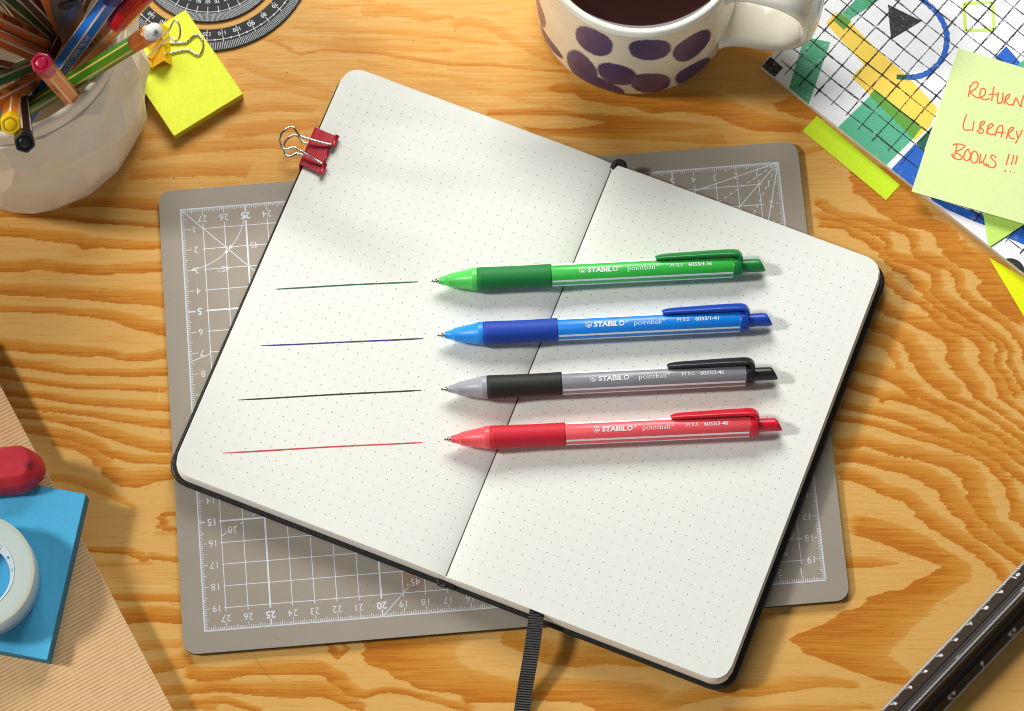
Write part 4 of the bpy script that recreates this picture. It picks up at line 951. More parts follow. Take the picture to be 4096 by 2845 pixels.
# second sheet under the written note
leaf('sticky_note', 'lime note showing as a triangle from beneath the written note', [(3862, 430, .436), (4370, 730, .445), (4075, 912, .47), (3955, 990, .47)], limepale, lambda f, g: .02 * g)
# written note
noteth, npos, NL0 = leaf('sticky_note', 'pale green note with orange handwriting lying on the patterned booklet', [(3833, 192, .450), (4286, 330, .452), (4100, 897, .95), (3646, 766, .80)], pale, lambda f, g: -.16 * math.sin(g * PI) * .9 - .0 * f)
STR = [  # handwriting, traced stroke by stroke
 [(490, 215), (478, 300), (462, 375)], [(488, 240), (520, 190), (560, 165), (597, 180), (590, 225), (545, 275), (490, 305), (515, 335), (560, 375), (600, 388), (640, 378), (690, 345), (700, 295), (680, 260), (650, 262), (628, 300), (622, 345), (645, 395), (700, 415), (760, 395)],
 [(818, 232), (800, 340), (783, 435)], [(745, 340), (800, 338), (868, 345)], [(880, 305), (866, 400), (870, 455), (895, 465), (930, 440), (940, 380), (943, 315)], [(938, 380), (935, 450)],
 [(980, 370), (968, 430), (960, 480)], [(975, 390), (1000, 350), (1030, 338), (1035, 360), (1010, 395), (975, 420), (1000, 460), (1030, 485), (1080, 480)], [(1083, 498), (1105, 430), (1125, 390), (1150, 440), (1190, 512), (1205, 440), (1225, 370), (1245, 352)],
 [(440, 618), (410, 690), (393, 760), (395, 815), (430, 838), (498, 828)], [(543, 707), (530, 780), (515, 852)], [(628, 735), (620, 800), (612, 850)], [(625, 745), (650, 720), (683, 715), (680, 745), (625, 795), (660, 820), (670, 850), (650, 878), (615, 878), (588, 855), (592, 830)],
 [(740, 765), (725, 830), (715, 888)], [(735, 790), (770, 752), (802, 755), (795, 785), (730, 830), (728, 860), (750, 890), (800, 895), (830, 893)], [(832, 922), (850, 850), (880, 790), (915, 772), (938, 785), (935, 860), (915, 935)], [(840, 868), (900, 868), (970, 872)],
 [(1025, 828), (1005, 900), (988, 958)], [(1018, 845), (1050, 805), (1085, 800), (1085, 825), (1040, 865), (1015, 880), (1040, 930), (1060, 952), (1105, 952)], [(1132, 842), (1138, 890), (1150, 948)], [(1215, 832), (1165, 930), (1115, 1022)],
 [(250, 1052), (262, 1035), (300, 1028), (350, 1032), (408, 1050), (410, 1065), (360, 1105), (285, 1142), (330, 1170), (372, 1205), (370, 1235), (330, 1245), (270, 1225), (235, 1185), (248, 1158)], [(305, 1035), (285, 1130), (265, 1212)],
 [(475, 1110), (450, 1102), (420, 1140), (400, 1190), (405, 1240), (440, 1260), (475, 1240), (492, 1190), (480, 1140), (462, 1112)], [(500, 1190), (515, 1150), (555, 1128), (585, 1160), (597, 1220), (580, 1270), (550, 1292), (515, 1280), (497, 1240), (500, 1190)],
 [(632, 1158), (625, 1230), (612, 1300)], [(710, 1172), (690, 1230), (660, 1270), (620, 1298)], [(665, 1270), (675, 1305), (700, 1325), (755, 1318)], [(852, 1222), (820, 1190), (785, 1185), (775, 1210), (800, 1245), (840, 1290), (838, 1335), (800, 1358), (745, 1345), (712, 1310), (712, 1285)],
 [(1028, 1162), (1010, 1240), (985, 1322)], [(1093, 1178), (1078, 1250), (1055, 1318)], [(1142, 1185), (1128, 1260), (1112, 1312)], [(985, 1392), (972, 1405), (963, 1412)], [(1040, 1412), (1055, 1416)], [(1098, 1425), (1110, 1428)]]
orange = simple('orange_ink', (238, 104, 52), .6, .12, 1500)
b = MB(); kk = 356 / 1235
# invert the sheet: solve for (f, g) whose picture position is the traced point
def project(p):
    d = p - CAMP; y = d[1] * math.cos(TILT) + d[2] * math.sin(TILT); z = -d[1] * math.sin(TILT) + d[2] * math.cos(TILT); return np.array([2048 + FPX * d[0] / -z, 1422.5 - FPX * y / -z])
def inv(u, v):
    f, g = .5, .5
    for _ in range(7):
        r = project(npos(f, g)) - (u, v); e = 1e-4; J = np.stack([(project(npos(f + e, g)) - project(npos(f, g))) / e, (project(npos(f, g + e)) - project(npos(f, g))) / e], 1); d = np.linalg.solve(J, -r); f += d[0]; g += d[1]
    return f, g
for st in STR:
    P = smoothpath([(3740 + x * kk, 280 + y * kk) for x, y in st], 5); L3 = []
    for u, v in P:
        p = npos(*inv(u, v)); L3.append(np.array([p[0] - NL0[0], p[1] - NL0[1], p[2] - NL0[2] + .004]))
    vs = []
    for i in range(len(L3)):
        tg = L3[min(i + 1, len(L3) - 1)] - L3[max(i - 1, 0)]; nn = np.array([-tg[1], tg[0], 0]); nn = nn / max(1e-9, np.linalg.norm(nn)) * (.030 + .008 * RNG.random()); vs += [tuple(L3[i] + nn), tuple(L3[i] - nn)]
    b.add(vs, [(2 * i, 2 * i + 1, 2 * i + 3, 2 * i + 2) for i in range(len(L3) - 1)])
b.build('handwriting', orange, noteth)
# ------------------------------------------------------------------ pencil cup
CUP = (-22.76, 12.34, 0)
cup = thing('pencil_cup', 'cream faceted pencil cup full of pens', 'pencil cup', CUP)
t = NT('cream_resin'); v = t.coord(); f = t.noise(v, 60, 4, .55); t.l(t.ramp(f, [(.3, lin((236, 226, 204))), (.7, lin((243, 235, 218)))]), t.b.inputs['Base Color']); t.set(Roughness=.55); t.b.inputs['Specular IOR Level'].default_value = .3
t.b.inputs['Subsurface Weight'].default_value = .03; t.b.inputs['Subsurface Radius'].default_value = (.006, .005, .003); t.bump(t.noise(v, 500, 3, .6), .05, .0003); cream = t.m
b = MB(); n = 19; rz = [0, 1.05, 2.2, 3.4, 4.6, 5.8, 7.0, 8.1, 9.15, 9.98]; vs = []; fs = []
for k, z in enumerate(rz):
    r = 5.44 + .62 * math.sin(min(1, z / 5.6) * PI / 2) - (.21 * ((z - 5.6) / 4.4) ** 2 if z > 5.6 else 0); mid_ = 0 < k < len(rz) - 1
    for i in range(n):
        a_ = 2 * PI * (i + .5 * (k % 2)) / n + (.045 * math.sin(i * 2.3 + k * 1.9) if mid_ else 0); rr_ = r + (.20 * math.sin(i * 1.7 + k * 2.1) if mid_ else 0)
        vs.append((rr_ * math.cos(a_), rr_ * math.sin(a_), z + (.25 * math.sin(i * 2.9 + k * 1.3) if mid_ else 0)))
def vi(k, i): return k * n + i % n
for k in range(len(rz) - 2):
    for i in range(n):
        if k % 2 == 0: fs.append((vi(k, i), vi(k + 1, i), vi(k + 2, i), vi(k + 1, i - 1)))
        else: fs.append((vi(k, i), vi(k + 1, i + 1), vi(k + 2, i), vi(k + 1, i)))
K1 = len(rz) - 1
for i in range(n): fs.append((vi(0, i), vi(0, i + 1), vi(1, i))); fs.append((vi(K1, i), vi(K1, i + 1), vi(K1 - 1, i + 1)))
b.add(vs, fs, 0, False)
ci = [(5.66 * math.cos(math.atan2(p[1], p[0])), 5.66 * math.sin(math.atan2(p[1], p[0])), 9.985) for p in vs[K1 * n:]]
b.add(list(vs[K1 * n:]) + ci, [(i, (i + 1) % n, n + (i + 1) % n, n + i) for i in range(n)], 0, False)
b.lathe([(5.60, 9.7), (5.70, 9.96), (5.72, 10.5), (5.70, 10.86), (5.62, 10.98), (5.48, 11.0), (5.38, 10.9), (5.34, 10.6), (5.32, 9), (5.4, 5), (5.1, .8), (.01, .5)], 120, 0, True, (False, False))
b.build('cup_body', cream, cup)

def pose(T, B, roll):
    T = Vector(T); B = Vector(B); d = (T - B).normalized(); c = Vector(CAMP) - T; x = (c - d * c.dot(d)).normalized(); y = d.cross(x)
    M = Matrix((x, y, d)).transposed().to_4x4() @ Matrix.Rotation(roll, 4, 'Z'); M.translation = B * S; return M, (T - B).length
def solve_top(T, B, L, zb=.75):
    q = np.array(at(B[0], B[1], zb)); zs = np.arange(5, 19, .02); ds = [abs(np.linalg.norm(at(T[0], T[1], z) - q) - L) for z in zs]; z = zs[int(np.argmin(ds))]; return at(T[0], T[1], z), q
def hexbar(b, r, z0, z1, m=0, e=.045):
    """six-sided bar with slightly rounded edges"""
    poly = []
    for k in range(6):
        for s_ in (-1, 1): a_ = math.radians(60 * k + s_ * 4); poly.append((r * .985 * math.cos(a_), r * .985 * math.sin(a_)))
    b.prism(poly, z0, z1, m)
def facet_text(b, r, k, z, string, h, bold=0, down=True, off=0.0, sxx=1.0):
    an = math.radians(60 * k + 30); ap = r * .866 + .012; nx_, ny_ = math.cos(an), math.sin(an); tx, ty = -ny_, nx_
    def fn(X, Y):
        Y += off; sgn = -1 if down else 1
        return (nx_ * ap - tx * Y * sgn * 1, ny_ * ap - ty * Y * sgn * 1, z + sgn * X)
    b.text(string, 0, 0, h, 0, bold, fn=fn, sxx=sxx)
def facet_bars(b, r, k, z0, z1, wd, n_, seed):
    an = math.radians(60 * k + 30); ap = r * .866 + .012; nx_, ny_ = math.cos(an), math.sin(an); tx, ty = -ny_, nx_; rg = np.random.default_rng(seed); z = z0
    while z < z1:
        w_ = .02 + .035 * rg.random(); b.add([(nx_ * ap + tx * wd * s_, ny_ * ap + ty * wd * s_, zz) for s_, zz in ((-.5, z), (.5, z), (.5, z + w_), (-.5, z + w_))], [(0, 1, 2, 3)]); z += w_ + .025 + .04 * rg.random()
dark_print = simple('dark_print', (40, 26, 20), .6)
cream_line = simple('cream_line', (238, 222, 200), .5)
_m = {}
def pm(c, nm, rough=.34, coat=.15):
    if (c, nm) not in _m: _m[(c, nm)] = simple(nm, c, rough, .04, 300, coat=coat)
    return _m[(c, nm)]
GRP = 'pens and pencils standing in the cup'
def fineliner(T, B, L, body, plug, label, roll=0.0, cap=None, txt=None, bars=None, zb=.75, line=True, r=.40, txtc=None, name='fineliner', cat='pen'):
    t3, b3 = solve_top(T, B, L, zb); M, ln = pose(t3, b3, roll)
    th = thing(name, label, cat, mat=M, group=GRP)
    pl_ = 1.25
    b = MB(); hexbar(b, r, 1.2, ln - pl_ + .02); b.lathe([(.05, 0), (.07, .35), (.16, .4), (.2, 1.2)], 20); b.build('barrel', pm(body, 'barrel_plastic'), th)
    if line:
        b = MB()
        for k in range(6):
            a_ = math.radians(60 * k); c, s_ = math.cos(a_), math.sin(a_); rr_ = r + .004
            b.add([(rr_ * c - s_ * q, rr_ * s_ + c * q, z) for z in (1.25, ln - pl_) for q in (-.042, .042)], [(0, 1, 3, 2)])
        b.build('white_line', cream_line, th)
    if cap is None:
        b = MB(); poly = lambda q: [(q * math.cos(math.radians(60 * k + s_ * 5)), q * math.sin(math.radians(60 * k + s_ * 5))) for k in range(6) for s_ in (-1, 1)]
        rings = [(r * .97, ln - pl_), (r + .045, ln - pl_ + .05), (r + .05, ln - .12), (r + .035, ln - .02), (r * .98, ln)]
        vs = []; fs = []
        for q, z in rings: vs += [(p[0], p[1], z) for p in poly(q)]
        for k in range(4):
            for i in range(12): fs.append((k * 12 + i, k * 12 + (i + 1) % 12, (k + 1) * 12 + (i + 1) % 12, (k + 1) * 12 + i))
        b.add(vs, fs, 0, False); o_ = len(vs)
        # round well with a domed plug in it
        vs = [(p[0], p[1], ln) for p in poly(r * .98)] + [(.30 * math.cos(2 * PI * i / 24), .30 * math.sin(2 * PI * i / 24), ln) for i in range(24)]
        fs = []
        for i in range(12): fs += [(i, (i + 1) % 12, 12 + (2 * i + 2) % 24, 12 + (2 * i + 1) % 24), (i, 12 + (2 * i + 1) % 24, 12 + 2 * i)]
        b.add(vs, fs, 0, False)
        b.lathe([(.30, ln), (.29, ln - .12), (.262, ln - .12), (.258, ln - .03), (.20, ln + .0), (.08, ln + .012), (.01, ln + .012)], 24, 0, True, (False, True))
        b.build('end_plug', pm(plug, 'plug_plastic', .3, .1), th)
    else:
        b = MB(); z0 = ln - cap; b.lathe([(.40, z0 + .10), (.44, z0), (.475, z0 + .05), (.485, z0 + .3), (.47, ln - .6), (.42, ln - .1), (.3, ln)], 40, 0, True); b.build('cap', pm(plug, 'cap_plastic', .22, .3), th)
        b = MB(); b.lathe([(.425, z0 - .03), (.46, z0 - .005), (.44, z0 + .02)], 40, 0, True, (False, False)); b.build('cap_lip', pm((36, 10, 12), 'cap_lip_dark', .5, 0), th)
    if txt or bars:
        b = MB()
        for q in (txt or []): facet_text(b, r, q[0], ln - q[1], q[2], q[3], .012, q[4] if len(q) > 4 else True)
        for q in (bars or []): facet_bars(b, r, q[0], ln - q[1], ln - q[2], .22, 20, 3)
        b.build('barrel_print', txtc or dark_print, th)
    return th
k_ = .27887
orange_c = (252, 146, 34)
light_print = simple('pale_print', (198, 222, 244), .5)
fineliner((480, -60), (32, 567), 16.6, (24, 128, 240), (10, 40, 150), 'blue fineliner leaning in the cup, its tail cut off by the top edge', roll=math.radians(0), txt=[(0, 5.3, 'Art. No. 68/41', .26), (0, 7.2, 'CE', .2)], bars=[(0, 8.6, 7.6)], txtc=light_print, r=.45)
fineliner((590, -37), (150, 425), 17.2, (255, 160, 40), (206, 12, 28), 'orange fineliner with a bright red cap leaning to the upper right', roll=math.radians(10), cap=4.3, txt=[(5, 6.6, 'Art. No. 88/40', .22)], r=.43)
fineliner((164, 251), (440, 567), 16.6, orange_c, (186, 22, 62), 'orange fineliner showing its crimson tail end to the camera', roll=math.radians(-22), txt=[(5, 3.6, 'Art. No. 88', .2)])
fineliner((42, 499), (60, 330), 16.6, orange_c, (250, 208, 20), 'fineliner with a yellow tail end over the front rim', roll=math.radians(12))
fineliner((99, 572), (75, 330), 17.6, (42, 34, 32), (26, 27, 27), 'black fineliner with a black tail end poking out over the front rim', roll=math.radians(8))
fineliner((-200, 392), (250, 207), 16.6, (40, 158, 82), (20, 120, 60), 'light green fineliner lying low at the left, cut off by the edge', roll=math.radians(2), txt=[(0, 7.4, 'STABILO', .24, False)])
fineliner((-180, 500), (280, 247), 16.6, orange_c, (180, 30, 40), 'orange fineliner with barcode just below the light green one', roll=math.radians(6), txt=[(0, 5.2, 'Art. No. 88/43', .2, False)], bars=[(0, 8.2, 6.8)])
fineliner((-200, -10), (330, 231), 16.6, (252, 132, 40), (120, 60, 30), 'orange fineliner with a long barcode at the upper left', roll=math.radians(4), txt=[(0, 8.9, '4 006381', .26)], bars=[(0, 7.6, 5.2)])
fineliner((-200, 68), (310, 288), 16.4, (248, 124, 36), (120, 60, 30), 'plain orange fineliner below the one with the long barcode', roll=math.radians(-6))
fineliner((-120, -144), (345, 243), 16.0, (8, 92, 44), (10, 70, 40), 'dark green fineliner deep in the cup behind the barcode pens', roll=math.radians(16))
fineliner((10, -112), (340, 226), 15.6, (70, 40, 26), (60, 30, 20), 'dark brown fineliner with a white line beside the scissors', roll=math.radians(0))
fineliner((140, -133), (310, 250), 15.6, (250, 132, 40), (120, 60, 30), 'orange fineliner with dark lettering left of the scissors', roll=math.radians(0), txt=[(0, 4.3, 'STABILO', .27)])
fineliner((-260, 210), (250, 330), 16.2, (58, 34, 22), (40, 26, 20), 'added dark brown fineliner filling the shaded gap between the orange barcode pen and the light green one', roll=math.radians(10))  # these four pens are added, dark to fill shaded gaps between the others
fineliner((-150, -230), (270, 300), 15.4, (44, 28, 20), (40, 26, 20), 'added very dark fineliner filling the shade at the top left of the cup', roll=math.radians(14))
fineliner((420, -190), (150, 360), 15.0, (62, 34, 20), (40, 26, 20), 'added dark brown fineliner filling the shade behind the scissors', roll=math.radians(20))
fineliner((330, -230), (240, 330), 14.6, (34, 24, 20), (30, 22, 20), 'added nearly black fineliner filling the shade deep behind the pivot of the scissors', roll=math.radians(5))
fineliner((60, 660), (150, 200), 13.2, (52, 30, 20), (40, 26, 20), 'short dark fineliner hidden low behind the yellow and black tail ends', roll=math.radians(5)) if False else None
# pencil with eraser
t3, b3 = solve_top((626, 120), (-80, 552), 19.4); M, ln = pose(t3, b3, math.radians(32))
pc = thing('pencil', 'green pencil with gold lines, copper ferrule and worn white eraser', 'pencil', mat=M, group=GRP)
b = MB(); hexbar(b, .37, 2.0, ln - 2.0); b.lathe([(.03, 0), (.08, .5), (.34, 2.0)], 24); b.build('shaft', pm((58, 134, 26), 'green_lacquer', .3, .3), pc)
b = MB()
for k in range(6):
    a_ = math.radians(60 * k); c, s_ = math.cos(a_), math.sin(a_); rr_ = .374; b.add([(rr_ * c - s_ * q, rr_ * s_ + c * q, z) for z in (2.0, ln - 2.05) for q in (-.04, .04)], [(0, 1, 3, 2)])
b.build('gold_line', pm((216, 196, 96), 'gold_line_paint', .4), pc)
copper = simple('copper_ferrule', (214, 134, 66), .3, .06, 300, metal=.75)
b = MB(); b.lathe([(.36, ln - 2.1), (.385, ln - 2.05), (.39, ln - 1.75), (.40, ln - 1.6), (.375, ln - 1.5), (.40, ln - 1.4), (.40, ln - 1.25), (.378, ln - 1.15), (.40, ln - 1.05), (.395, ln - .62), (.36, ln - .6)], 40); b.build('ferrule', copper, pc)
t = NT('worn_eraser'); v = t.coord(); f = t.noise(v, 260, 3, .6); vd = t.n('VectorMath', operation='DISTANCE'); t.l(v, vd.inputs[0]); vd.inputs[1].default_value = (.0012, .0002, ln * S)
smu = t.math('MULTIPLY_ADD', t.math('ADD', vd.outputs['Value'], t.math('MULTIPLY', f, .0012)), -900, 2.2, clamp=True)
cc = t.ramp(f, [(.35, lin((176, 174, 170))), (.6, lin((226, 226, 222)))]); t.l(t.mix(t.math('MULTIPLY', smu, .85), cc, lin((60, 56, 54))), t.b.inputs['Base Color']); t.set(Roughness=.8)
b = MB(); b.lathe([(.35, ln - .65), (.35, ln - .2), (.32, ln - .07), (.24, ln), (.01, ln + .015)], 32, 0, True, (True, False)); b.build('eraser_tip', t.m, pc)
# scissors
t3, b3 = np.array(at(255, -75, 16.6)), np.array(at(322, 330, 1.0)); M, ln = pose(t3, b3, math.radians(8))
sc = thing('scissors', 'steel scissors with a black pivot standing upright in the cup', 'scissors', mat=M, group=None)
steel = simple('dull_steel', (.36, .35, .31), .34, .08, 120, metal=1); blackh = pm((26, 26, 27), 'black_handle', .45)
def plate(pts, x0, x1, m, name):
    b = MB(); n_ = len(pts); b.add([(x0, y, z) for y, z in pts] + [(x1, y, z) for y, z in pts], [tuple(range(n_)), tuple(n_ + i for i in reversed(range(n_)))] + [(i, n_ + i, n_ + (i + 1) % n_, (i + 1) % n_) for i in range(n_)]); return b.build(name, m, sc)
pz = ln - 2.75
plate([(-.02, 0), (.45, 2.5), (.62, pz - .5), (.66, pz + 1.2), (.62, ln + 1.0), (-.42, ln + 1.0), (-.62, pz + .3), (-.60, pz - 2.0), (-.5, 4)], .0, .16, steel, 'blade')
plate([(.02, 0), (-.35, 2.5), (-.75, pz - .5), (-.72, pz + .6), (-.98, ln + 1.0), (-.48, ln + 1.0), (-.30, pz)], -.18, -.02, steel, 'blade')
b = MB(); b.M = Matrix.Translation((.16, 0, pz)) @ Matrix.Rotation(PI / 2, 4, 'Y'); b.lathe([(.46, 0), (.46, .06), (.42, .11), (.18, .12), (.17, .20), (.12, .23), (.01, .23)], 40); b.build('pivot', simple('black_pivot', (34, 32, 34), .4, .1, 300), sc)
b = MB(); b.tube([(.0, -.95, ln + .3), (.02, -1.15, ln + 1.3), (.0, -1.7, ln + 2.8), (0, -1.5, ln + 4.3), (0, -.6, ln + 4.6), (0, -.1, ln + 3.2), (0, -.55, ln + 1.2)], .32, 12); b.build('handle', blackh, sc)
b = MB(); b.tube([(.1, .3, ln + .6), (.1, .55, ln + 1.6), (.1, 1.5, ln + 2.6), (.1, 1.7, ln + 4.0), (.1, .9, ln + 4.6), (.1, .25, ln + 3.3), (.1, .1, ln + 1.2)], .32, 12); b.build('handle', blackh, sc)

# ------------------------------------------------------------------ kraft notebook, blue pad, eraser, tape
KR = math.radians(29.1); KL = (-24.75, .80, 0)
kb = thing('kraft_notebook', 'brown kraft notebook with fine white stripes at the lower left', 'notebook', KL, KR)
t = NT('striped_kraft'); v = t.coord(); sp = t.n('SeparateXYZ'); t.l(v, sp.inputs[0])
fr_ = t.math('FRACT', t.math('DIVIDE', sp.outputs[1], .00171)); nzk = t.noise(v, 900, 3, .7)
ms = t.math('MULTIPLY_ADD', t.math('SUBTRACT', t.math('ABSOLUTE', t.math('SUBTRACT', fr_, .5)), t.math('MULTIPLY_ADD', nzk, .06, .265)), 14, .5, clamp=True)
kf = t.noise(v, 240, 5, .7); kft = t.ramp(kf, [(.3, lin((208, 158, 98))), (.7, lin((226, 178, 118)))])
t.l(t.mix(ms, kft, lin((229, 200, 162))), t.b.inputs['Base Color']); t.set(Roughness=.8); t.b.inputs['Specular IOR Level'].default_value = .2; t.bump(kf, .1, .0002); kraft = t.m
b = MB(); b.prism(rrect(-14.8, -.04, -21.0, -.04, [.25, .05, .05, .25], 6), .05, 1.05, 1); b.prism(rrect(-14.85, 0, -21.05, 0, [.3, .05, .05, .3], 6), 0, .05, 2); b.prism(rrect(-14.85, 0, -21.05, 0, [.3, .05, .05, .3], 6), 1.052, 1.098, 2)
q = rrect(-14.85, 0, -21.05, 0, [.3, .05, .05, .3], 6); b.flat(q, 1.0995, 0)
b.build('cover', [kraft, edges, simple('kraft_edge', (232, 222, 204), .8)], kb)
BR_ = math.radians(-10.7); BLL = (-19.12, -7.04, 1.10)
bpd = thing('sticky_note_pad', 'blue sticky note pad lying on the striped kraft notebook', 'sticky notes', BLL, BR_)
bm = pad_mat('sky_blue_paper', (84, 184, 230), (74, 148, 186)); b = MB()
th_ = .9
vs = []
for z, sl in ((0, .06), (th_, 0)): vs += [(-7.6 + sl, -7.66 - sl * .4, z), (sl, -7.66 - sl * .4, z), (sl, -sl * .4, z), (-7.6 + sl, -sl * .4, z)]
b.add(vs, [(0, 1, 5, 4), (1, 2, 6, 5), (2, 3, 7, 6), (3, 0, 4, 7), (3, 2, 1, 0)], 1); b.add([(p[0], p[1], th_) for p in vs[4:]], [(0, 1, 2, 3)], 0); b.build('sheets', bm, bpd)
# eraser
EZ = 2.03; EL = tuple(at(60, 1880, EZ)); er = thing('eraser', 'smudged red rubber eraser with rounded end by the blue pad', 'eraser', EL)
t = NT('red_rubber'); v = t.coord(); f = t.noise(v, 180, 4, .6); g = t.noise(v, 75, 3, .6); col = t.ramp(f, [(.3, lin((192, 24, 46))), (.7, lin((208, 40, 60)))])
sm3 = t.math('MULTIPLY_ADD', t.math('SUBTRACT', g, .62), 7, 0, clamp=True); col = t.mix(t.math('MULTIPLY', sm3, .65), col, lin((92, 14, 30)))
vd = t.n('VectorMath', operation='DISTANCE'); t.l(v, vd.inputs[0]); vd.inputs[1].default_value = (.0075, -.0012, .011); s4 = t.math('MULTIPLY_ADD', t.math('ADD', vd.outputs['Value'], t.math('MULTIPLY', f, .003)), -700, 3.2, clamp=True)
col = t.mix(t.math('MULTIPLY', s4, .7), col, lin((52, 14, 24)))
dst = t.math('MULTIPLY_ADD', t.math('SUBTRACT', t.noise(v, 1500, 1, .5), .76), 16, 0, clamp=True); col = t.mix(t.math('MULTIPLY', dst, .5), col, lin((240, 120, 130)))
t.l(col, t.b.inputs['Base Color']); t.set(Roughness=.55); t.bump(t.math('ADD', f, t.math('MULTIPLY', g, 2)), .15, .0006); rub = t.m
kz = 1 / 5.32
def eo(pts, z): return [(p[0] - EL[0], p[1] - EL[1], z - EL[2]) for p in ats(pts, (0, 1750), kz, z)]
def dense(pts): return smoothpath(pts, 5)
full_ = [(-700, 262), (-300, 235), (0, 212), (250, 186), (400, 172), (560, 222), (720, 305), (840, 395), (930, 510), (972, 650), (968, 770), (910, 900), (810, 1010), (690, 1105), (540, 1180), (400, 1212), (200, 1232), (0, 1250), (-300, 1275), (-700, 1310)]
topf = [(-700, 285), (-300, 262), (0, 240), (250, 215), (390, 205), (470, 225), (530, 280), (570, 345), (600, 430), (612, 520), (605, 600), (585, 680), (550, 730), (500, 775), (430, 805), (360, 825), (200, 840), (0, 862), (-300, 890), (-700, 920)]
midf = [tuple(np.array(p) * .55 + np.array(q) * .45) for p, q in zip(full_, topf)]
lowf = [tuple(np.array(p) + np.array([0, -6 if p[1] > 700 else 4])) for p in full_]
R_ = [eo(dense(lowf), EZ), eo(dense(full_), EZ + .22), eo(dense([tuple(np.array(p) * .8 + np.array(q) * .2) for p, q in zip(full_, topf)]), EZ + .62), eo(dense(midf), EZ + .98), eo(dense([tuple(np.array(p) * .12 + np.array(q) * .88) for p, q in zip(full_, topf)]), EZ + 1.22), eo(dense([tuple(np.array(q) * .97 + np.array((0, 530)) * .03) for q in topf]), EZ + 1.27)]
b = MB(); n = len(R_[0]); vs = [p for r in R_ for p in r]; fs = [(k * n + i, k * n + (i + 1) % n, (k + 1) * n + (i + 1) % n, (k + 1) * n + i) for k in range(len(R_) - 1) for i in range(n)]
b.add(vs, fs, 0, False); o_ = (len(R_) - 1) * n; b.f.append(tuple(o_ + i for i in range(n))); b.m.append(0); b.sm.append(False); b.f.append(tuple(reversed(range(n)))); b.m.append(0); b.sm.append(False)
b.build('rubber', rub, er)
# tape roll
TL2 = (-23.57, -11.03, 2.0); tp = thing('tape_roll', 'roll of clear adhesive tape standing on the blue sticky note pad', 'tape', TL2)
t = NT('wound_tape'); v = t.coord(); sp = t.n('SeparateXYZ'); t.l(v, sp.inputs[0]); rr2 = t.math('SQRT', t.math('ADD', t.math('MULTIPLY', sp.outputs[0], sp.outputs[0]), t.math('MULTIPLY', sp.outputs[1], sp.outputs[1])))
cb = t.n('CombineXYZ'); t.l(t.math('MULTIPLY', rr2, 3200), cb.inputs[0]); wv = t.noise(cb.outputs[0], 1.0, 3, .7); rim_ = t.math('MULTIPLY_ADD', t.math('SUBTRACT', rr2, .0238), 700, 0, clamp=True)
col = t.ramp(wv, [(.3, lin((210, 226, 220))), (.55, lin((226, 239, 232))), (.75, lin((238, 246, 240)))]); col = t.mix(t.math('MULTIPLY', rim_, .5), col, lin((214, 208, 158)))
t.l(col, t.b.inputs['Base Color']); t.set(Roughness=.3); t.b.inputs['Transmission Weight'].default_value = .25; t.b.inputs['Subsurface Weight'].default_value = .3; t.b.inputs['Subsurface Radius'].default_value = (.003, .004, .004); t.bump(wv, .15, .0004); wt = t.m
t = NT('tape_flank'); t.b.inputs['Base Color'].default_value = lin((230, 243, 244)); t.set(Roughness=.22); t.b.inputs['Transmission Weight'].default_value = .3; t.b.inputs['Subsurface Weight'].default_value = .2; t.b.inputs['Subsurface Radius'].default_value = (.003, .004, .004)
t.bump(t.noise(t.coord(scale=(20, 20, 500)), 1, 2, .6), .1, .0003)
b = MB(); b.lathe([(1.72, 1.88), (1.74, 1.9), (2.58, 1.9), (2.605, 1.885)], 160, 0, False, (False, False)); b.lathe([(2.605, 1.885), (2.615, 1.86), (2.615, .9), (2.61, .06), (2.56, .05), (1.72, .05)], 160, 1, True, (False, False)); b.build('tape_winding', [wt, t.m], tp)
wp = simple('white_core', (222, 230, 236), .35, .03, 300, sss=.2)
b = MB(); b.lathe([(1.715, 0), (1.715, 1.93), (1.66, 1.93), (1.655, 1.0), (1.655, .0)], 120, 0, False, (False, False))
sector(b, 1.40, 1.485, 0, 360, .92, 1.02); sector(b, 1.595, 1.658, 0, 360, .92, 1.02)
for k in range(16): sector(b, 1.485, 1.595, 22.5 * k - 8.6, 22.5 * k + 8.6, .921, 1.019, 0, 8)
b.build('core', wp, tp)

# ------------------------------------------------------------------ triangular scale ruler
RA = math.radians(45.5); RL = (17.83, -16.56, 0)
ru = thing('scale_ruler', 'black triangular scale ruler with white ticks at the lower right corner', 'ruler', RL, RA)
H_ = 1.86; W_ = 1.04; base = .06
prof = [(W_, base), (W_ - .02, base + .07)]
def face(f, d):                          # f runs 0..1 from lower edge to apex, d is depth into the body
    y, z = W_ * (1 - f) + .03 * f, base + .1 + (H_ - base - .1) * f; nn = np.array([-(H_ - base), -(W_)]); nn = nn / np.linalg.norm(nn); return (y + nn[0] * d, z + nn[1] * d)
fp = [(0, 0), (.30, .0), (.55, .0), (.565, .0), (.575, .06), (.60, .085), (.635, .045), (.67, .035), (.71, .05), (.75, .10), (.79, .10), (.83, .04), (.85, .01), (1.0, 0)]
fp2 = [(0, 0), (.40, 0), (.43, .05), (.50, .12), (.56, .08), (.62, .07), (.68, .12), (.76, .14), (.82, .06), (.85, .01), (1.0, 0)]
up = [face(f, d) for f, d in fp]; dn2 = [(-y, z) for y, z in (face(f, d) for f, d in fp2)]
outl = [(W_, base)] + up + [(0.0, H_ + .01)] + list(reversed(dn2)) + [(-W_, base), (-.7, .02), (0, .35), (.7, .02)]
x0, x1 = -4.0, 27.0; b = MB(); n = len(outl); b.add([(x, y, z) for x in (x0, x1) for y, z in outl], [(i, n + i, n + (i + 1) % n, (i + 1) % n) for i in range(n)] + [tuple(range(n)), tuple(n + i for i in reversed(range(n)))], 0)
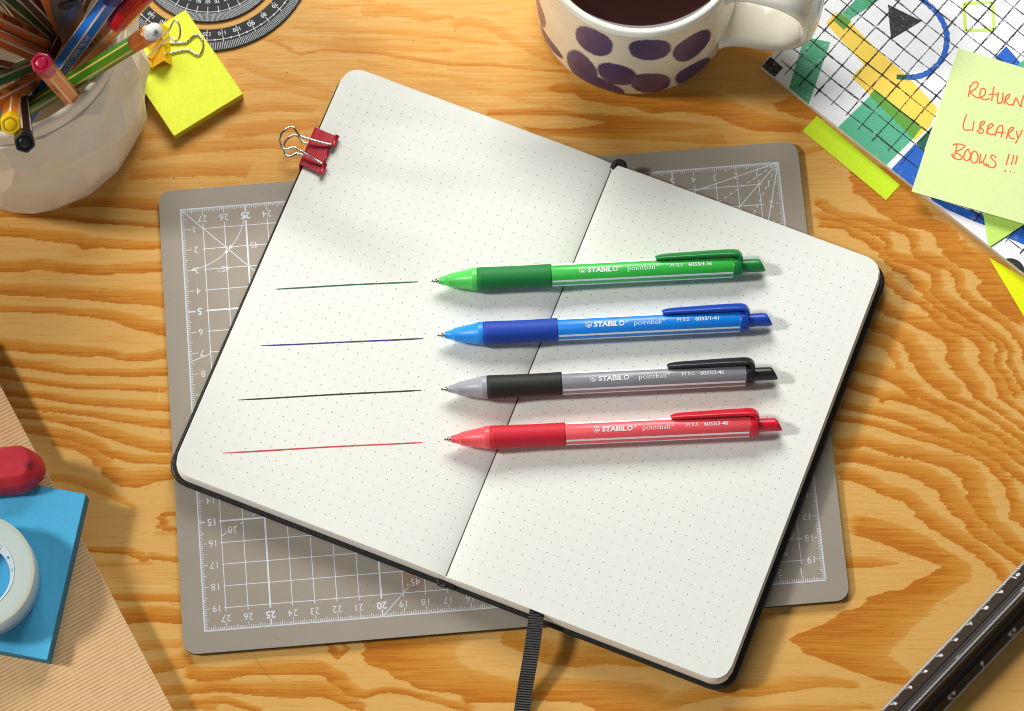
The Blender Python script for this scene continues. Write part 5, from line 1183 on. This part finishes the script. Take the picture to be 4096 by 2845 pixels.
b.build('ruler_body', simple('black_anodised', (30, 30, 31), .45, .06, 500, .05, spec=.3), ru)
b = MB()
def onu(X, f): y, z = face(f, -.004); return (X, y, z)
def onl(X, f): y, z = face(f, -.004); return (X, -y, z)
fl = math.hypot(H_ - base - .1, W_ - .03)
def tick(fn, X, f0, f1, wd=.034, sk=0.0): b.add([fn(X - wd / 2, f0), fn(X + wd / 2, f0), fn(X + wd / 2 + sk, f1), fn(X - wd / 2 + sk, f1)], [(0, 1, 2, 3)])
tk = local(at(3558.8, 2820, .15), RL, RA)[0]; tk10 = local(at(4034.7, 2302.6, .15), RL, RA)[0]; step = (tk10 - tk) / 8
for i in range(-55, 240):
    X = tk + step * i / 10; L_ = .36 if i % 10 == 0 else .30 if i % 5 == 0 else .22; tick(onu, X, .0, L_ / fl)
    if i % 10 == 0 and i / 10 + 2 >= 0: b.text(str(int(i / 10 + 2)), X + .10, 0, .29, 0, .012, fn=lambda X_, Y_: onu(X_, (.50 - Y_) / fl))
    for q in range(1):
        pass
lt6 = local(at(3500 + 1165 / 2.637, 2240 + 1165 / 2.637, .15), RL, RA)[0]; lt65 = local(at(3500 + 835 / 2.637, 2240 + 1490 / 2.637, .15), RL, RA)[0]; st2 = (lt6 - lt65) / 20
for i in range(-90, 240):
    X = lt6 + st2 * i; tick(onl, X, .0, (.34 if i % 20 == 0 else .28 if i % 10 == 0 else .2) / fl)
    if i % 20 == 0:
        val = 6 - i / 40; b.text(('%g' % val), X - .02, 0, .29, 0, .012, fn=lambda X_, Y_: onl(2 * X - X_, (.50 - Y_) / fl))
X = x0 + .1
while X < x1 - .2:
    tick(onu, X, .90, .985, .022, .035); tick(onl, X, .93, .99, .022, .02); X += .083
for X, s_ in ((2.9, '2.5'), (7.2, '2.0'), (11.2, '1.5'), (15.4, '1.0')): b.text(s_, X, 0, .12, 0, .0, fn=lambda X_, Y_: onu(X_, .85 - Y_ / fl))
b.build('scale_print', simple('bright_white_print', (248, 250, 252), .6, .02), ru)
